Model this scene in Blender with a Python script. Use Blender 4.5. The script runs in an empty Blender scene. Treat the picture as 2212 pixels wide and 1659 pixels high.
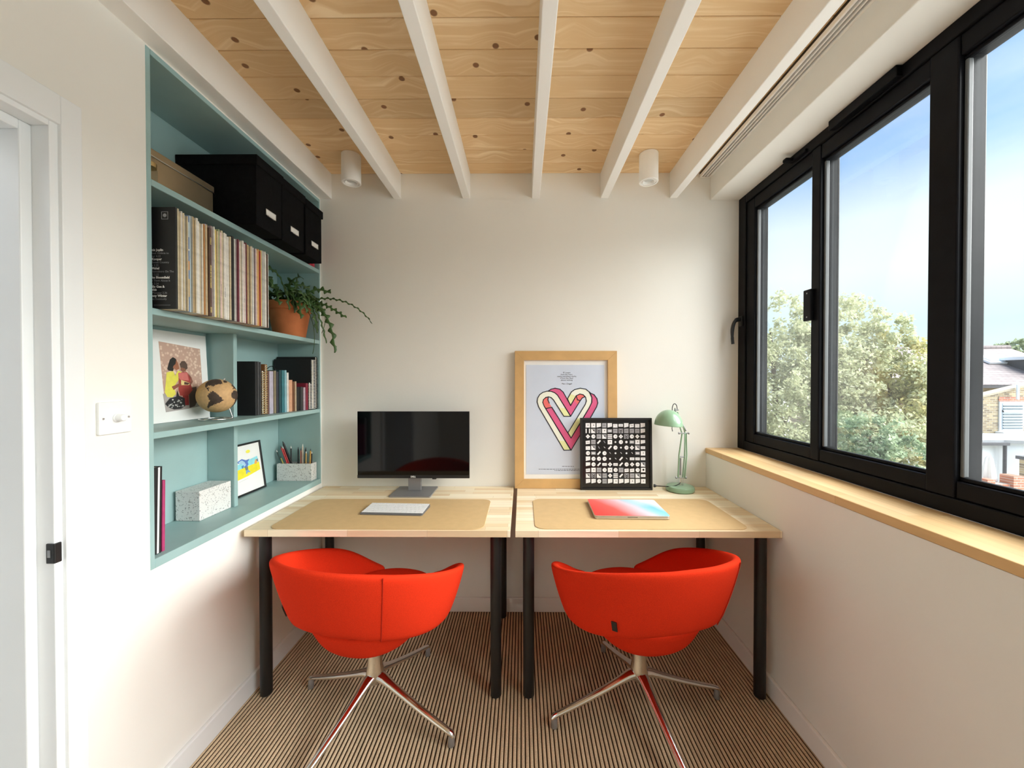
import bpy, bmesh, math, random
from math import sin, cos, pi, radians, sqrt, atan2, hypot
from mathutils import Vector, Matrix
random.seed(11)
S = bpy.context.scene
C = S.collection

# ------------------------------------------------------------------ camera
cam_d = bpy.data.cameras.new('camera'); cam = bpy.data.objects.new('camera', cam_d); C.objects.link(cam)
cam_d.sensor_fit = 'HORIZONTAL'; cam_d.sensor_width = 36.0
cam_d.lens = 36.0 * 831.0 / 2212.0
cam_d.shift_x = -16.75 / 2212.0
cam_d.clip_start = 0.02; cam_d.clip_end = 400
cam.location = (0, 0, 1.3495)
cam.rotation_euler = (radians(90 - 0.607), 0, radians(0.354))
S.camera = cam
S.view_settings.view_transform = 'Standard'; S.view_settings.look = 'None'
S.view_settings.gamma = 1.0; S.view_settings.use_curve_mapping = False
S.view_settings.exposure = 0.60
S.cycles.use_denoising = True
S.cycles.diffuse_bounces = 7; S.cycles.glossy_bounces = 3; S.cycles.transmission_bounces = 4; S.cycles.max_bounces = 9
S.cycles.caustics_reflective = False; S.cycles.caustics_refractive = False

# ------------------------------------------------------------------ sky
W = bpy.data.worlds.new('sky'); S.world = W; W.use_nodes = True
nt = W.node_tree; N = nt.nodes; L = nt.links; N.clear()
tc = N.new('ShaderNodeTexCoord'); sep = N.new('ShaderNodeSeparateXYZ'); L.new(tc.outputs['Generated'], sep.inputs[0])
rp = N.new('ShaderNodeValToRGB'); L.new(sep.outputs['Z'], rp.inputs[0])
e = rp.color_ramp.elements
e[0].position = 0.0; e[0].color = (.74, .88, .92, 1)
e[1].position = 1.0; e[1].color = (.25, .45, .85, 1)
for p_, c_ in ((.10, (.64, .85, .93, 1)), (.21, (.84, .95, .98, 1)), (.30, (.78, .91, .98, 1)), (.40, (.30, .54, .93, 1)), (.60, (.24, .46, .90, 1))):
    q = e.new(p_); q.color = c_
mp = N.new('ShaderNodeMapping'); mp.inputs['Scale'].default_value = (1.6, 1.6, 5.5); mp.inputs['Rotation'].default_value = (.25, .1, .3)
L.new(tc.outputs['Generated'], mp.inputs[0])
nz = N.new('ShaderNodeTexNoise'); nz.inputs['Scale'].default_value = 1.5; nz.inputs['Detail'].default_value = 7; nz.inputs['Roughness'].default_value = .55
L.new(mp.outputs[0], nz.inputs['Vector'])
cr = N.new('ShaderNodeValToRGB'); cr.color_ramp.elements[0].position = .42; cr.color_ramp.elements[1].position = .72
L.new(nz.outputs['Fac'], cr.inputs[0])
mm = N.new('ShaderNodeMath'); mm.operation = 'MULTIPLY'; mm.inputs[1].default_value = .4; L.new(cr.outputs[0], mm.inputs[0])
mx = N.new('ShaderNodeMixRGB'); mx.inputs[2].default_value = (.93, .97, 1, 1)
L.new(mm.outputs[0], mx.inputs[0]); L.new(rp.outputs[0], mx.inputs[1])
bg = N.new('ShaderNodeBackground'); bg.inputs['Strength'].default_value = .86
L.new(mx.outputs[0], bg.inputs[0]); ow = N.new('ShaderNodeOutputWorld'); L.new(bg.outputs[0], ow.inputs[0])

# hazy sun behind bright thin cloud: a wide soft disc, low over the gardens
sd = bpy.data.lights.new('sun', 'SUN'); sun = bpy.data.objects.new('sun', sd); C.objects.link(sun)
sd.energy = 11.6; sd.angle = radians(76); sd.color = (1.0, .985, .955)
az, el = radians(-12), radians(42)
sun.rotation_euler = Vector((-cos(el) * cos(az), -cos(el) * sin(az), -sin(el))).to_track_quat('-Z', 'Y').to_euler()
sun.location = (12, -1, 8)

# ------------------------------------------------------------------ room numbers (metres)
D = 2.2365; XL = -1.172; XS = 1.068; XW = 1.248; ZC = 2.542; ZB = 2.398; YR = -1.2; ZD = .7295

# ------------------------------------------------------------------ materials
MATS = {}
def newmat(name):
    m = bpy.data.materials.new(name); m.use_nodes = True
    b = m.node_tree.nodes['Principled BSDF']
    MATS[name] = m
    return m, m.node_tree.nodes, m.node_tree.links, b
def pm(name, col, rough=.6, metal=0.0, var=.06, scale=14.0, bump=0.0, bscale=300.0, spec=.5, coat=0.0, sheen=0.0):
    m, N, L, b = newmat(name)
    tc = N.new('ShaderNodeTexCoord'); nz = N.new('ShaderNodeTexNoise'); nz.inputs['Scale'].default_value = scale
    nz.inputs['Detail'].default_value = 3
    L.new(tc.outputs['Object'], nz.inputs['Vector'])
    r = N.new('ShaderNodeValToRGB'); a, z = r.color_ramp.elements
    a.position = .3; z.position = .7
    a.color = tuple(max(0, c * (1 - var)) for c in col) + (1,); z.color = tuple(min(1, c * (1 + var)) for c in col) + (1,)
    L.new(nz.outputs['Fac'], r.inputs[0]); L.new(r.outputs[0], b.inputs['Base Color'])
    b.inputs['Roughness'].default_value = rough; b.inputs['Metallic'].default_value = metal
    b.inputs['Specular IOR Level'].default_value = spec; b.inputs['Coat Weight'].default_value = coat
    if sheen: b.inputs['Sheen Weight'].default_value = sheen
    if bump:
        n2 = N.new('ShaderNodeTexNoise'); n2.inputs['Scale'].default_value = bscale; n2.inputs['Detail'].default_value = 2
        L.new(tc.outputs['Object'], n2.inputs['Vector'])
        bp = N.new('ShaderNodeBump'); bp.inputs['Strength'].default_value = bump; bp.inputs['Distance'].default_value = .002
        L.new(n2.outputs['Fac'], bp.inputs['Height']); L.new(bp.outputs[0], b.inputs['Normal'])
    return m
def M(name): return MATS[name]

pm('wall_paint', (.85, .835, .785), .75, var=.012, scale=3, bump=.10, bscale=90, spec=.3)
pm('white_paint', (.90, .89, .86), .5, var=.012, scale=5, spec=.4)
pm('door_white', (.83, .85, .86), .4, var=.015, scale=5, spec=.45)
pm('sage_paint', (.315, .47, .465), .45, var=.05, scale=6, spec=.45)
pm('black_frame', (.006, .0062, .008), .38, var=.2, scale=20, spec=.10)
pm('bead_lit', (.12, .13, .135), .5, var=.05)
pm('black_metal', (.007, .007, .0075), .45, var=.15, scale=30)
pm('black_plastic', (.01, .01, .011), .4, var=.1)
pm('black_card', (.008, .008, .0085), .85, var=.25, scale=60, bump=.1, bscale=500, spec=.06)
pm('black_book', (.008, .008, .009), .55, var=.2, scale=40)
pm('screen', (.002, .0022, .0026), .06, var=.02, spec=.28)
pm('silver', (.75, .75, .76), .28, 1.0, var=.03)
pm('chrome', (.80, .80, .79), .13, 1.0, var=.05, scale=9)
pm('grey_alu', (.33, .33, .34), .42, .65, var=.04)
pm('keys', (.88, .88, .88), .5, var=.01)
pm('key_gap', (.20, .20, .21), .4, .5, var=.02)
pm('mat_leather', (.63, .43, .21), .55, var=.03, scale=30, bump=.12, bscale=700, spec=.35)
pm('red_fabric', (.68, .036, .011), .95, var=.10, scale=420, bump=.35, bscale=900, spec=.04)
pm('red_seam', (.40, .020, .007), .9, var=.1, scale=300, spec=.1)
pm('terracotta', (.50, .165, .062), .8, var=.14, scale=11, bump=.15, bscale=200, spec=.2)
pm('soil', (.03, .02, .013), .95, var=.4, scale=80)
pm('cactus', (.045, .100, .022), .5, var=.35, scale=22)
pm('lamp_green', (.27, .43, .28), .3, var=.02, spec=.5, coat=.3)
pm('paper', (.86, .86, .84), .7, var=.015)
pm('page_edge', (.74, .70, .60), .85, var=.12, scale=150)
pm('gold_tin', (.50, .40, .26), .34, .75, var=.10, scale=8)
pm('brass', (.62, .47, .22), .35, .9, var=.06)
pm('frame_wood', (.62, .38, .155), .45, var=.10, scale=9)
pm('frosted', (.62, .63, .62), .3, var=.02)

def glass(name, haze, tint=(.97, .985, .98)):
    m = bpy.data.materials.new(name); m.use_nodes = True; MATS[name] = m
    N = m.node_tree.nodes; L = m.node_tree.links; N.clear()
    tr = N.new('ShaderNodeBsdfTransparent'); tr.inputs[0].default_value = tint + (1,)
    gl = N.new('ShaderNodeBsdfGlossy'); gl.inputs['Roughness'].default_value = .02
    lw = N.new('ShaderNodeFresnel'); lw.inputs[0].default_value = 1.35
    mul = N.new('ShaderNodeMath'); mul.operation = 'MULTIPLY'; mul.inputs[1].default_value = .22; L.new(lw.outputs[0], mul.inputs[0])
    m1 = N.new('ShaderNodeMixShader'); L.new(mul.outputs[0], m1.inputs[0]); L.new(tr.outputs[0], m1.inputs[1]); L.new(gl.outputs[0], m1.inputs[2])
    tl = N.new('ShaderNodeBsdfTranslucent'); tl.inputs[0].default_value = (.9, .93, .92, 1)
    tc = N.new('ShaderNodeTexCoord'); nz = N.new('ShaderNodeTexNoise'); nz.inputs['Scale'].default_value = 3; nz.inputs['Detail'].default_value = 5
    L.new(tc.outputs['Object'], nz.inputs[0])
    mr = N.new('ShaderNodeMapRange'); mr.inputs[1].default_value = .3; mr.inputs[2].default_value = .8
    mr.inputs[3].default_value = haze * .5; mr.inputs[4].default_value = haze * 1.6
    L.new(nz.outputs['Fac'], mr.inputs[0])
    m2 = N.new('ShaderNodeMixShader'); L.new(mr.outputs[0], m2.inputs[0]); L.new(m1.outputs[0], m2.inputs[1]); L.new(tl.outputs[0], m2.inputs[2])
    o = N.new('ShaderNodeOutputMaterial'); L.new(m2.outputs[0], o.inputs[0])
    return m
glass('window_glass', .006)
glass('jar_glass', .06, (.9, .93, .92))

def pine():
    m, N, L, b = newmat('pine')
    tc = N.new('ShaderNodeTexCoord'); oi = N.new('ShaderNodeObjectInfo')
    mu = N.new('ShaderNodeMath'); mu.operation = 'MULTIPLY'; mu.inputs[1].default_value = 37.0; L.new(oi.outputs['Random'], mu.inputs[0])
    cb = N.new('ShaderNodeCombineXYZ'); L.new(mu.outputs[0], cb.inputs[0]); L.new(mu.outputs[0], cb.inputs[1]); L.new(mu.outputs[0], cb.inputs[2])
    ad = N.new('ShaderNodeVectorMath'); ad.operation = 'ADD'; L.new(tc.outputs['Object'], ad.inputs[0]); L.new(cb.outputs[0], ad.inputs[1])
    # knots
    fl = N.new('ShaderNodeVectorMath'); fl.operation = 'MULTIPLY'; fl.inputs[1].default_value = (1, 1, 0); L.new(tc.outputs['Object'], fl.inputs[0])
    ad2 = N.new('ShaderNodeVectorMath'); ad2.operation = 'ADD'; L.new(fl.outputs[0], ad2.inputs[0]); L.new(cb.outputs[0], ad2.inputs[1])
    vo = N.new('ShaderNodeTexVoronoi'); vo.voronoi_dimensions = '2D'; vo.inputs['Scale'].default_value = 4.6; L.new(ad2.outputs[0], vo.inputs['Vector'])
    # grain warped round the knots
    inv = N.new('ShaderNodeMapRange'); inv.inputs[1].default_value = 0; inv.inputs[2].default_value = .42; inv.inputs[3].default_value = .045; inv.inputs[4].default_value = 0
    L.new(vo.outputs['Distance'], inv.inputs[0])
    sp = N.new('ShaderNodeSeparateXYZ'); L.new(ad.outputs[0], sp.inputs[0])
    yy = N.new('ShaderNodeMath'); yy.operation = 'ADD'; L.new(sp.outputs['Y'], yy.inputs[0]); L.new(inv.outputs[0], yy.inputs[1])
    c2 = N.new('ShaderNodeCombineXYZ'); L.new(sp.outputs['X'], c2.inputs[0]); L.new(yy.outputs[0], c2.inputs[1]); L.new(sp.outputs['Z'], c2.inputs[2])
    mp = N.new('ShaderNodeMapping'); mp.inputs['Scale'].default_value = (1.3, 20, 4); L.new(c2.outputs[0], mp.inputs[0])
    nz = N.new('ShaderNodeTexNoise'); nz.inputs['Scale'].default_value = 1.4; nz.inputs['Detail'].default_value = 4; nz.inputs['Distortion'].default_value = .7
    L.new(mp.outputs[0], nz.inputs['Vector'])
    ms = N.new('ShaderNodeMath'); ms.operation = 'MULTIPLY'; ms.inputs[1].default_value = 9.0; L.new(nz.outputs['Fac'], ms.inputs[0])
    sn = N.new('ShaderNodeMath'); sn.operation = 'SINE'; L.new(ms.outputs[0], sn.inputs[0])
    r = N.new('ShaderNodeValToRGB'); r.color_ramp.elements[0].position = 0; r.color_ramp.elements[1].position = 1
    r.color_ramp.elements[0].color = (.76, .53, .285, 1); r.color_ramp.elements[1].color = (.92, .73, .475, 1)
    mr = N.new('ShaderNodeMapRange'); mr.inputs[1].default_value = -1; mr.inputs[2].default_value = .6; L.new(sn.outputs[0], mr.inputs[0]); L.new(mr.outputs[0], r.inputs[0])
    # per-plank tone
    hs = N.new('ShaderNodeHueSaturation'); L.new(r.outputs[0], hs.inputs['Color'])
    vr = N.new('ShaderNodeMapRange'); vr.inputs[3].default_value = .86; vr.inputs[4].default_value = 1.08; L.new(oi.outputs['Random'], vr.inputs[0]); L.new(vr.outputs[0], hs.inputs['Value'])
    # knot mask, only in some cells
    lt = N.new('ShaderNodeMapRange'); lt.inputs[1].default_value = .045; lt.inputs[2].default_value = .062; lt.inputs[3].default_value = 1; lt.inputs[4].default_value = 0
    L.new(vo.outputs['Distance'], lt.inputs[0])
    sc = N.new('ShaderNodeSeparateColor'); L.new(vo.outputs['Color'], sc.inputs[0])
    gt = N.new('ShaderNodeMath'); gt.operation = 'GREATER_THAN'; gt.inputs[1].default_value = .38; L.new(sc.outputs[0], gt.inputs[0])
    mk = N.new('ShaderNodeMath'); mk.operation = 'MULTIPLY'; L.new(lt.outputs[0], mk.inputs[0]); L.new(gt.outputs[0], mk.inputs[1])
    mx = N.new('ShaderNodeMixRGB'); mx.inputs[2].default_value = (.22, .10, .04, 1); L.new(mk.outputs[0], mx.inputs[0]); L.new(hs.outputs[0], mx.inputs[1])
    L.new(mx.outputs[0], b.inputs['Base Color']); b.inputs['Roughness'].default_value = .55; b.inputs['Specular IOR Level'].default_value = .35
pine()

def staves(name, c1, c2, bw, rh, axis=0):
    m, N, L, b = newmat(name)
    tc = N.new('ShaderNodeTexCoord'); src = tc.outputs['Object']
    mp0 = N.new('ShaderNodeMapping'); L.new(src, mp0.inputs[0])
    if axis == 1: mp0.inputs['Rotation'].default_value = (0, 0, pi / 2)
    br = N.new('ShaderNodeTexBrick'); br.inputs['Scale'].default_value = 1.0; br.inputs['Mortar Size'].default_value = .0006
    br.inputs['Brick Width'].default_value = bw; br.inputs['Row Height'].default_value = rh; br.offset = .37; br.squash = 1.35; br.squash_frequency = 3
    br.inputs['Color1'].default_value = c1 + (1,); br.inputs['Color2'].default_value = c2 + (1,)
    br.inputs['Mortar'].default_value = tuple(c * .8 for c in c2) + (1,)
    L.new(mp0.outputs[0], br.inputs['Vector'])
    mp = N.new('ShaderNodeMapping'); mp.inputs['Scale'].default_value = (2.5, 60, 30); L.new(mp0.outputs[0], mp.inputs[0])
    nz = N.new('ShaderNodeTexNoise'); nz.inputs['Scale'].default_value = 1.5; nz.inputs['Detail'].default_value = 4; L.new(mp.outputs[0], nz.inputs['Vector'])
    mr = N.new('ShaderNodeMapRange'); mr.inputs[3].default_value = .85; mr.inputs[4].default_value = 1.13; L.new(nz.outputs['Fac'], mr.inputs[0])
    hs = N.new('ShaderNodeHueSaturation'); L.new(br.outputs['Color'], hs.inputs['Color']); L.new(mr.outputs[0], hs.inputs['Value'])
    L.new(hs.outputs[0], b.inputs['Base Color']); b.inputs['Roughness'].default_value = .42; b.inputs['Specular IOR Level'].default_value = .4
staves('desk_wood', (.96, .86, .66), (.78, .58, .34), .33, .036)
staves('sill_oak', (.82, .58, .31), (.68, .44, .205), .55, .045, axis=1)

def terrazzo():
    m, N, L, b = newmat('terrazzo')
    tc = N.new('ShaderNodeTexCoord')
    nz = N.new('ShaderNodeTexNoise'); nz.inputs['Scale'].default_value = 60; L.new(tc.outputs['Object'], nz.inputs['Vector'])
    mixv = N.new('ShaderNodeMixRGB'); mixv.inputs[0].default_value = .035; L.new(tc.outputs['Object'], mixv.inputs[1]); L.new(nz.outputs['Color'], mixv.inputs[2])
    col = None
    base = (.72, .72, .70, 1)
    prev = None
    for sc_, th, thr, cc in ((95, .24, .55, (.30, .30, .30, 1)), (150, .26, .45, (.10, .10, .10, 1)), (70, .26, .72, (.42, .40, .37, 1))):
        vo = N.new('ShaderNodeTexVoronoi'); vo.inputs['Scale'].default_value = sc_; L.new(mixv.outputs[0], vo.inputs['Vector'])
        lt = N.new('ShaderNodeMath'); lt.operation = 'LESS_THAN'; lt.inputs[1].default_value = th; L.new(vo.outputs['Distance'], lt.inputs[0])
        s3 = N.new('ShaderNodeSeparateColor'); L.new(vo.outputs['Color'], s3.inputs[0])
        gt = N.new('ShaderNodeMath'); gt.operation = 'GREATER_THAN'; gt.inputs[1].default_value = thr; L.new(s3.outputs[0], gt.inputs[0])
        mu = N.new('ShaderNodeMath'); mu.operation = 'MULTIPLY'; L.new(lt.outputs[0], mu.inputs[0]); L.new(gt.outputs[0], mu.inputs[1])
        mx = N.new('ShaderNodeMixRGB'); L.new(mu.outputs[0], mx.inputs[0]); mx.inputs[2].default_value = cc
        if prev is None: mx.inputs[1].default_value = base
        else: L.new(prev, mx.inputs[1])
        prev = mx.outputs[0]
    L.new(prev, b.inputs['Base Color']); b.inputs['Roughness'].default_value = .55
terrazzo()

def carpet():
    m, N, L, b = newmat('sisal')
    tc = N.new('ShaderNodeTexCoord'); sp = N.new('ShaderNodeSeparateXYZ'); L.new(tc.outputs['Object'], sp.inputs[0])
    nzw = N.new('ShaderNodeTexNoise'); nzw.inputs['Scale'].default_value = 260; nzw.inputs['Detail'].default_value = 2; L.new(tc.outputs['Object'], nzw.inputs['Vector'])
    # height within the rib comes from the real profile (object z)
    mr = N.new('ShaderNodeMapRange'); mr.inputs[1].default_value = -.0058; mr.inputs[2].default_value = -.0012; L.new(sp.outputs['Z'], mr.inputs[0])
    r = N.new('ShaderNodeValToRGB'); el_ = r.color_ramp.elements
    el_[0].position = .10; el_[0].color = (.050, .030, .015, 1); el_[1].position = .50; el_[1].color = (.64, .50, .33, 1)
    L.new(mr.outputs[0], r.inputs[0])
    hs = N.new('ShaderNodeHueSaturation'); L.new(r.outputs[0], hs.inputs['Color'])
    mp = N.new('ShaderNodeMapping'); mp.inputs['Scale'].default_value = (64.5, 9, 1); L.new(tc.outputs['Object'], mp.inputs[0])
    n3 = N.new('ShaderNodeTexNoise'); n3.inputs['Scale'].default_value = 1; n3.inputs['Detail'].default_value = 5; L.new(mp.outputs[0], n3.inputs['Vector'])
    ad = N.new('ShaderNodeMath'); ad.operation = 'ADD'; L.new(n3.outputs['Fac'], ad.inputs[0]); L.new(nzw.outputs['Fac'], ad.inputs[1])
    v = N.new('ShaderNodeMapRange'); v.inputs[1].default_value = .6; v.inputs[2].default_value = 1.4; v.inputs[3].default_value = .68; v.inputs[4].default_value = 1.30; L.new(ad.outputs[0], v.inputs[0]); L.new(v.outputs[0], hs.inputs['Value'])
    L.new(hs.outputs[0], b.inputs['Base Color']); b.inputs['Roughness'].default_value = .95; b.inputs['Specular IOR Level'].default_value = .1
    bp = N.new('ShaderNodeBump'); bp.inputs['Strength'].default_value = .5; bp.inputs['Distance'].default_value = .002; L.new(nzw.outputs['Fac'], bp.inputs['Height']); L.new(bp.outputs[0], b.inputs['Normal'])
carpet()

def leafmat(name, c1, c2, tl):
    m = bpy.data.materials.new(name); m.use_nodes = True; MATS[name] = m
    N = m.node_tree.nodes; L = m.node_tree.links; b = N['Principled BSDF']
    tc = N.new('ShaderNodeTexCoord'); nz = N.new('ShaderNodeTexNoise'); nz.inputs['Scale'].default_value = 5; nz.inputs['Detail'].default_value = 6
    L.new(tc.outputs['Object'], nz.inputs['Vector'])
    r = N.new('ShaderNodeValToRGB'); r.color_ramp.elements[0].position = .35; r.color_ramp.elements[1].position = .65
    r.color_ramp.elements[0].color = c1 + (1,); r.color_ramp.elements[1].color = c2 + (1,)
    L.new(nz.outputs['Fac'], r.inputs[0]); L.new(r.outputs[0], b.inputs['Base Color']); b.inputs['Roughness'].default_value = .6
    t = N.new('ShaderNodeBsdfTranslucent'); L.new(r.outputs[0], t.inputs[0])
    mx = N.new('ShaderNodeMixShader'); mx.inputs[0].default_value = tl; L.new(b.outputs[0], mx.inputs[1]); L.new(t.outputs[0], mx.inputs[2])
    L.new(mx.outputs[0], N['Material Output'].inputs[0])
leafmat('leaf_pale', (.30, .33, .17), (.66, .66, .44), .35)
leafmat('leaf_yellow', (.30, .30, .10), (.62, .56, .28), .35)
leafmat('leaf_green', (.12, .19, .09), (.38, .46, .28), .3)
leafmat('leaf_far', (.20, .26, .14), (.40, .44, .28), .3)
pm('bark', (.12, .09, .065), .9, var=.3, scale=8)

def bricks(name, c1, c2, mortar, sc=1.0, bw=.23, rh=.075, rot=(0, 0, 0)):
    m, N, L, b = newmat(name)
    tc = N.new('ShaderNodeTexCoord'); mp = N.new('ShaderNodeMapping'); mp.inputs['Rotation'].default_value = rot; L.new(tc.outputs['Object'], mp.inputs[0])
    br = N.new('ShaderNodeTexBrick'); br.inputs['Scale'].default_value = sc; br.inputs['Brick Width'].default_value = bw; br.inputs['Row Height'].default_value = rh
    br.inputs['Mortar Size'].default_value = .010; br.inputs['Color1'].default_value = c1 + (1,); br.inputs['Color2'].default_value = c2 + (1,); br.inputs['Mortar'].default_value = mortar + (1,)
    L.new(mp.outputs[0], br.inputs['Vector']); L.new(br.outputs['Color'], b.inputs['Base Color']); b.inputs['Roughness'].default_value = .9
    bp = N.new('ShaderNodeBump'); bp.inputs['Strength'].default_value = .5; bp.inputs['Distance'].default_value = .02; L.new(br.outputs['Fac'], bp.inputs['Height']); bp.invert = True; L.new(bp.outputs[0], b.inputs['Normal'])
bricks('stock_brick', (.46, .36, .21), (.17, .125, .085), (.42, .38, .30), rot=(-pi / 2, 0, 0))
bricks('red_brick', (.48, .17, .095), (.34, .12, .075), (.42, .33, .28), rot=(-pi / 2, 0, 0))
bricks('roof_tile', (.27, .225, .215), (.20, .165, .16), (.10, .085, .085), bw=.30, rh=.22)
pm('render_white', (.74, .79, .82), .8, var=.03, scale=1)
pm('far_trim', (.80, .82, .84), .6, var=.03)
pm('far_dark', (.06, .06, .07), .5, var=.2)
pm('far_glass', (.10, .13, .15), .1, var=.2)
pm('blind', (.55, .62, .66), .6, var=.05)
pm('felt_roof', (.36, .37, .38), .8, var=.15, scale=2)
pm('coping_stone', (.36, .31, .23), .8, var=.1)
pm('lead', (.50, .52, .54), .6, var=.1)
pm('ground', (.70, .68, .62), .95, var=.3, scale=.6)
pm('parasol_cloth', (.82, .80, .78), .85, var=.03)

# ------------------------------------------------------------------ mesh helpers
class MB:
    def __init__(s): s.v = []; s.f = []; s.m = []; s.mi = 0
    def face(s, idx): s.f.append(tuple(idx)); s.m.append(s.mi)
    def add(s, vs, fs):
        o = len(s.v); s.v += [tuple(p) for p in vs]
        for f in fs: s.face([o + i for i in f])
        return s
    def box(s, x0, x1, y0, y1, z0, z1):
        return s.add([(x0, y0, z0), (x1, y0, z0), (x1, y1, z0), (x0, y1, z0), (x0, y0, z1), (x1, y0, z1), (x1, y1, z1), (x0, y1, z1)],
                     [(0, 3, 2, 1), (4, 5, 6, 7), (0, 1, 5, 4), (1, 2, 6, 5), (2, 3, 7, 6), (3, 0, 4, 7)])
    def prism(s, pts, axis, a, b):
        """extrude a 2-D outline along an axis; outline coordinates are the two other axes in order"""
        def P(u, w, t): return {0: (t, u, w), 1: (u, t, w), 2: (u, w, t)}[axis]
        n = len(pts)
        return s.add([P(u, w, a) for u, w in pts] + [P(u, w, b) for u, w in pts],
                     [tuple(range(n))[::-1], tuple(range(n, 2 * n))] + [(i, (i + 1) % n, n + (i + 1) % n, n + i) for i in range(n)])
    def tube(s, pts, r, n=10, cap=True, flat=1.0, up=(0, 0, 1)):
        pts = [Vector(p) for p in pts]; k = len(pts)
        rs = r if isinstance(r, (list, tuple)) else [r] * k
        o = len(s.v); upv = Vector(up)
        pr = None
        for i, p in enumerate(pts):
            t = (pts[min(i + 1, k - 1)] - pts[max(i - 1, 0)]).normalized()
            a = t.cross(upv)
            if a.length < 1e-3: a = t.cross(Vector((1, 0, 0)))
            a.normalize()
            if pr is not None and a.dot(pr) < 0: a = -a
            pr = a; b = a.cross(t).normalized()
            for j in range(n):
                q = 2 * pi * j / n
                s.v.append(tuple(p + a * cos(q) * rs[i] + b * sin(q) * rs[i] * flat))
        for i in range(k - 1):
            for j in range(n): s.face((o + i * n + j, o + i * n + (j + 1) % n, o + (i + 1) * n + (j + 1) % n, o + (i + 1) * n + j))
        if cap:
            s.face([o + j for j in range(n)][::-1]); s.face([o + (k - 1) * n + j for j in range(n)])
        return s
    def lathe(s, prof, c=(0, 0, 0), n=32, axis=2, cap=True):
        o = len(s.v); k = len(prof)
        for r, z in prof:
            for j in range(n):
                q = 2 * pi * j / n; a, b = r * cos(q), r * sin(q)
                v = {2: (a, b, z), 1: (a, z, b), 0: (z, a, b)}[axis]
                s.v.append((c[0] + v[0], c[1] + v[1], c[2] + v[2]))
        for i in range(k - 1):
            for j in range(n): s.face((o + i * n + j, o + i * n + (j + 1) % n, o + (i + 1) * n + (j + 1) % n, o + (i + 1) * n + j))
        if cap and prof[0][0] > 1e-6: s.face([o + j for j in range(n)][::-1])
        if cap and prof[-1][0] > 1e-6: s.face([o + (k - 1) * n + j for j in range(n)])
        return s
    def cyl(s, p0, p1, r, n=16): return s.tube([p0, p1], r, n)
    def torus(s, c, R_, r, n=24, m=8, axis=2):
        o = len(s.v)
        for i in range(n):
            a = 2 * pi * i / n
            for j in range(m):
                b = 2 * pi * j / m; q = R_ + r * cos(b)
                v = {2: (q * cos(a), q * sin(a), r * sin(b)), 1: (q * cos(a), r * sin(b), q * sin(a)), 0: (r * sin(b), q * cos(a), q * sin(a))}[axis]
                s.v.append((c[0] + v[0], c[1] + v[1], c[2] + v[2]))
        for i in range(n):
            for j in range(m): s.face((o + i * m + j, o + ((i + 1) % n) * m + j, o + ((i + 1) % n) * m + (j + 1) % m, o + i * m + (j + 1) % m))
        return s
    def xf(s, mat):
        s.v = [tuple(mat @ Vector(p)) for p in s.v]; return s
    def build(s, name, mats, parent=None, base=None, bevel=0, seg=2, smooth=None, sub=0, local=False, solid=0):
        if not isinstance(mats, (list, tuple)): mats = [mats]
        off = Vector((0, 0, 0))
        if parent is not None and not local:
            r = parent
            while r.parent: r = r.parent
            off = r.location
        elif parent is None and not local:
            if base is None:
                xs = [p[0] for p in s.v]; ys = [p[1] for p in s.v]; zs = [p[2] for p in s.v]
                base = ((min(xs) + max(xs)) / 2, (min(ys) + max(ys)) / 2, min(zs))
            off = Vector(base)
        me = bpy.data.meshes.new(name)
        me.from_pydata([(p[0] - off.x, p[1] - off.y, p[2] - off.z) for p in s.v], [], s.f)
        for mt in mats: me.materials.append(M(mt) if isinstance(mt, str) else mt)
        me.polygons.foreach_set('material_index', s.m)
        bm = bmesh.new(); bm.from_mesh(me); bmesh.ops.recalc_face_normals(bm, faces=bm.faces); bm.to_mesh(me); bm.free()
        me.update()
        if smooth is not None:
            me.polygons.foreach_set('use_smooth', [True] * len(me.polygons))
            me.set_sharp_from_angle(angle=radians(smooth))
        o = bpy.data.objects.new(name, me); C.objects.link(o)
        if parent is not None: o.parent = parent
        elif not local: o.location = off
        if solid: md = o.modifiers.new('thickness', 'SOLIDIFY'); md.thickness = solid; md.offset = 0
        if bevel:
            md = o.modifiers.new('bevel', 'BEVEL'); md.width = bevel; md.segments = seg; md.limit_method = 'ANGLE'; md.angle_limit = radians(40)
        if sub: md = o.modifiers.new('sub', 'SUBSURF'); md.levels = sub; md.render_levels = sub
        return o
def tag(o, label=None, cat=None, group=None, kind=None):
    if label: o['label'] = label
    if cat: o['category'] = cat
    if group: o['group'] = group
    if kind: o['kind'] = kind
    return o
def thing(name, label, cat, loc=(0, 0, 0), rz=0.0, group=None):
    o = bpy.data.objects.new(name, None); C.objects.link(o); o.empty_display_size = .05
    o.location = loc; o.rotation_euler = (0, 0, rz)
    return tag(o, label, cat, group)
def struct(name, o_or_loc=(0, 0, 0), label=None):
    o = bpy.data.objects.new(name, None); C.objects.link(o); o.location = o_or_loc; o['kind'] = 'structure'
    if label: o['label'] = label
    return o
def copy_tree(o, parent=None):
    c = o.copy(); C.objects.link(c); c.parent = parent
    for ch in o.children: copy_tree(ch, c)
    return c
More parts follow.
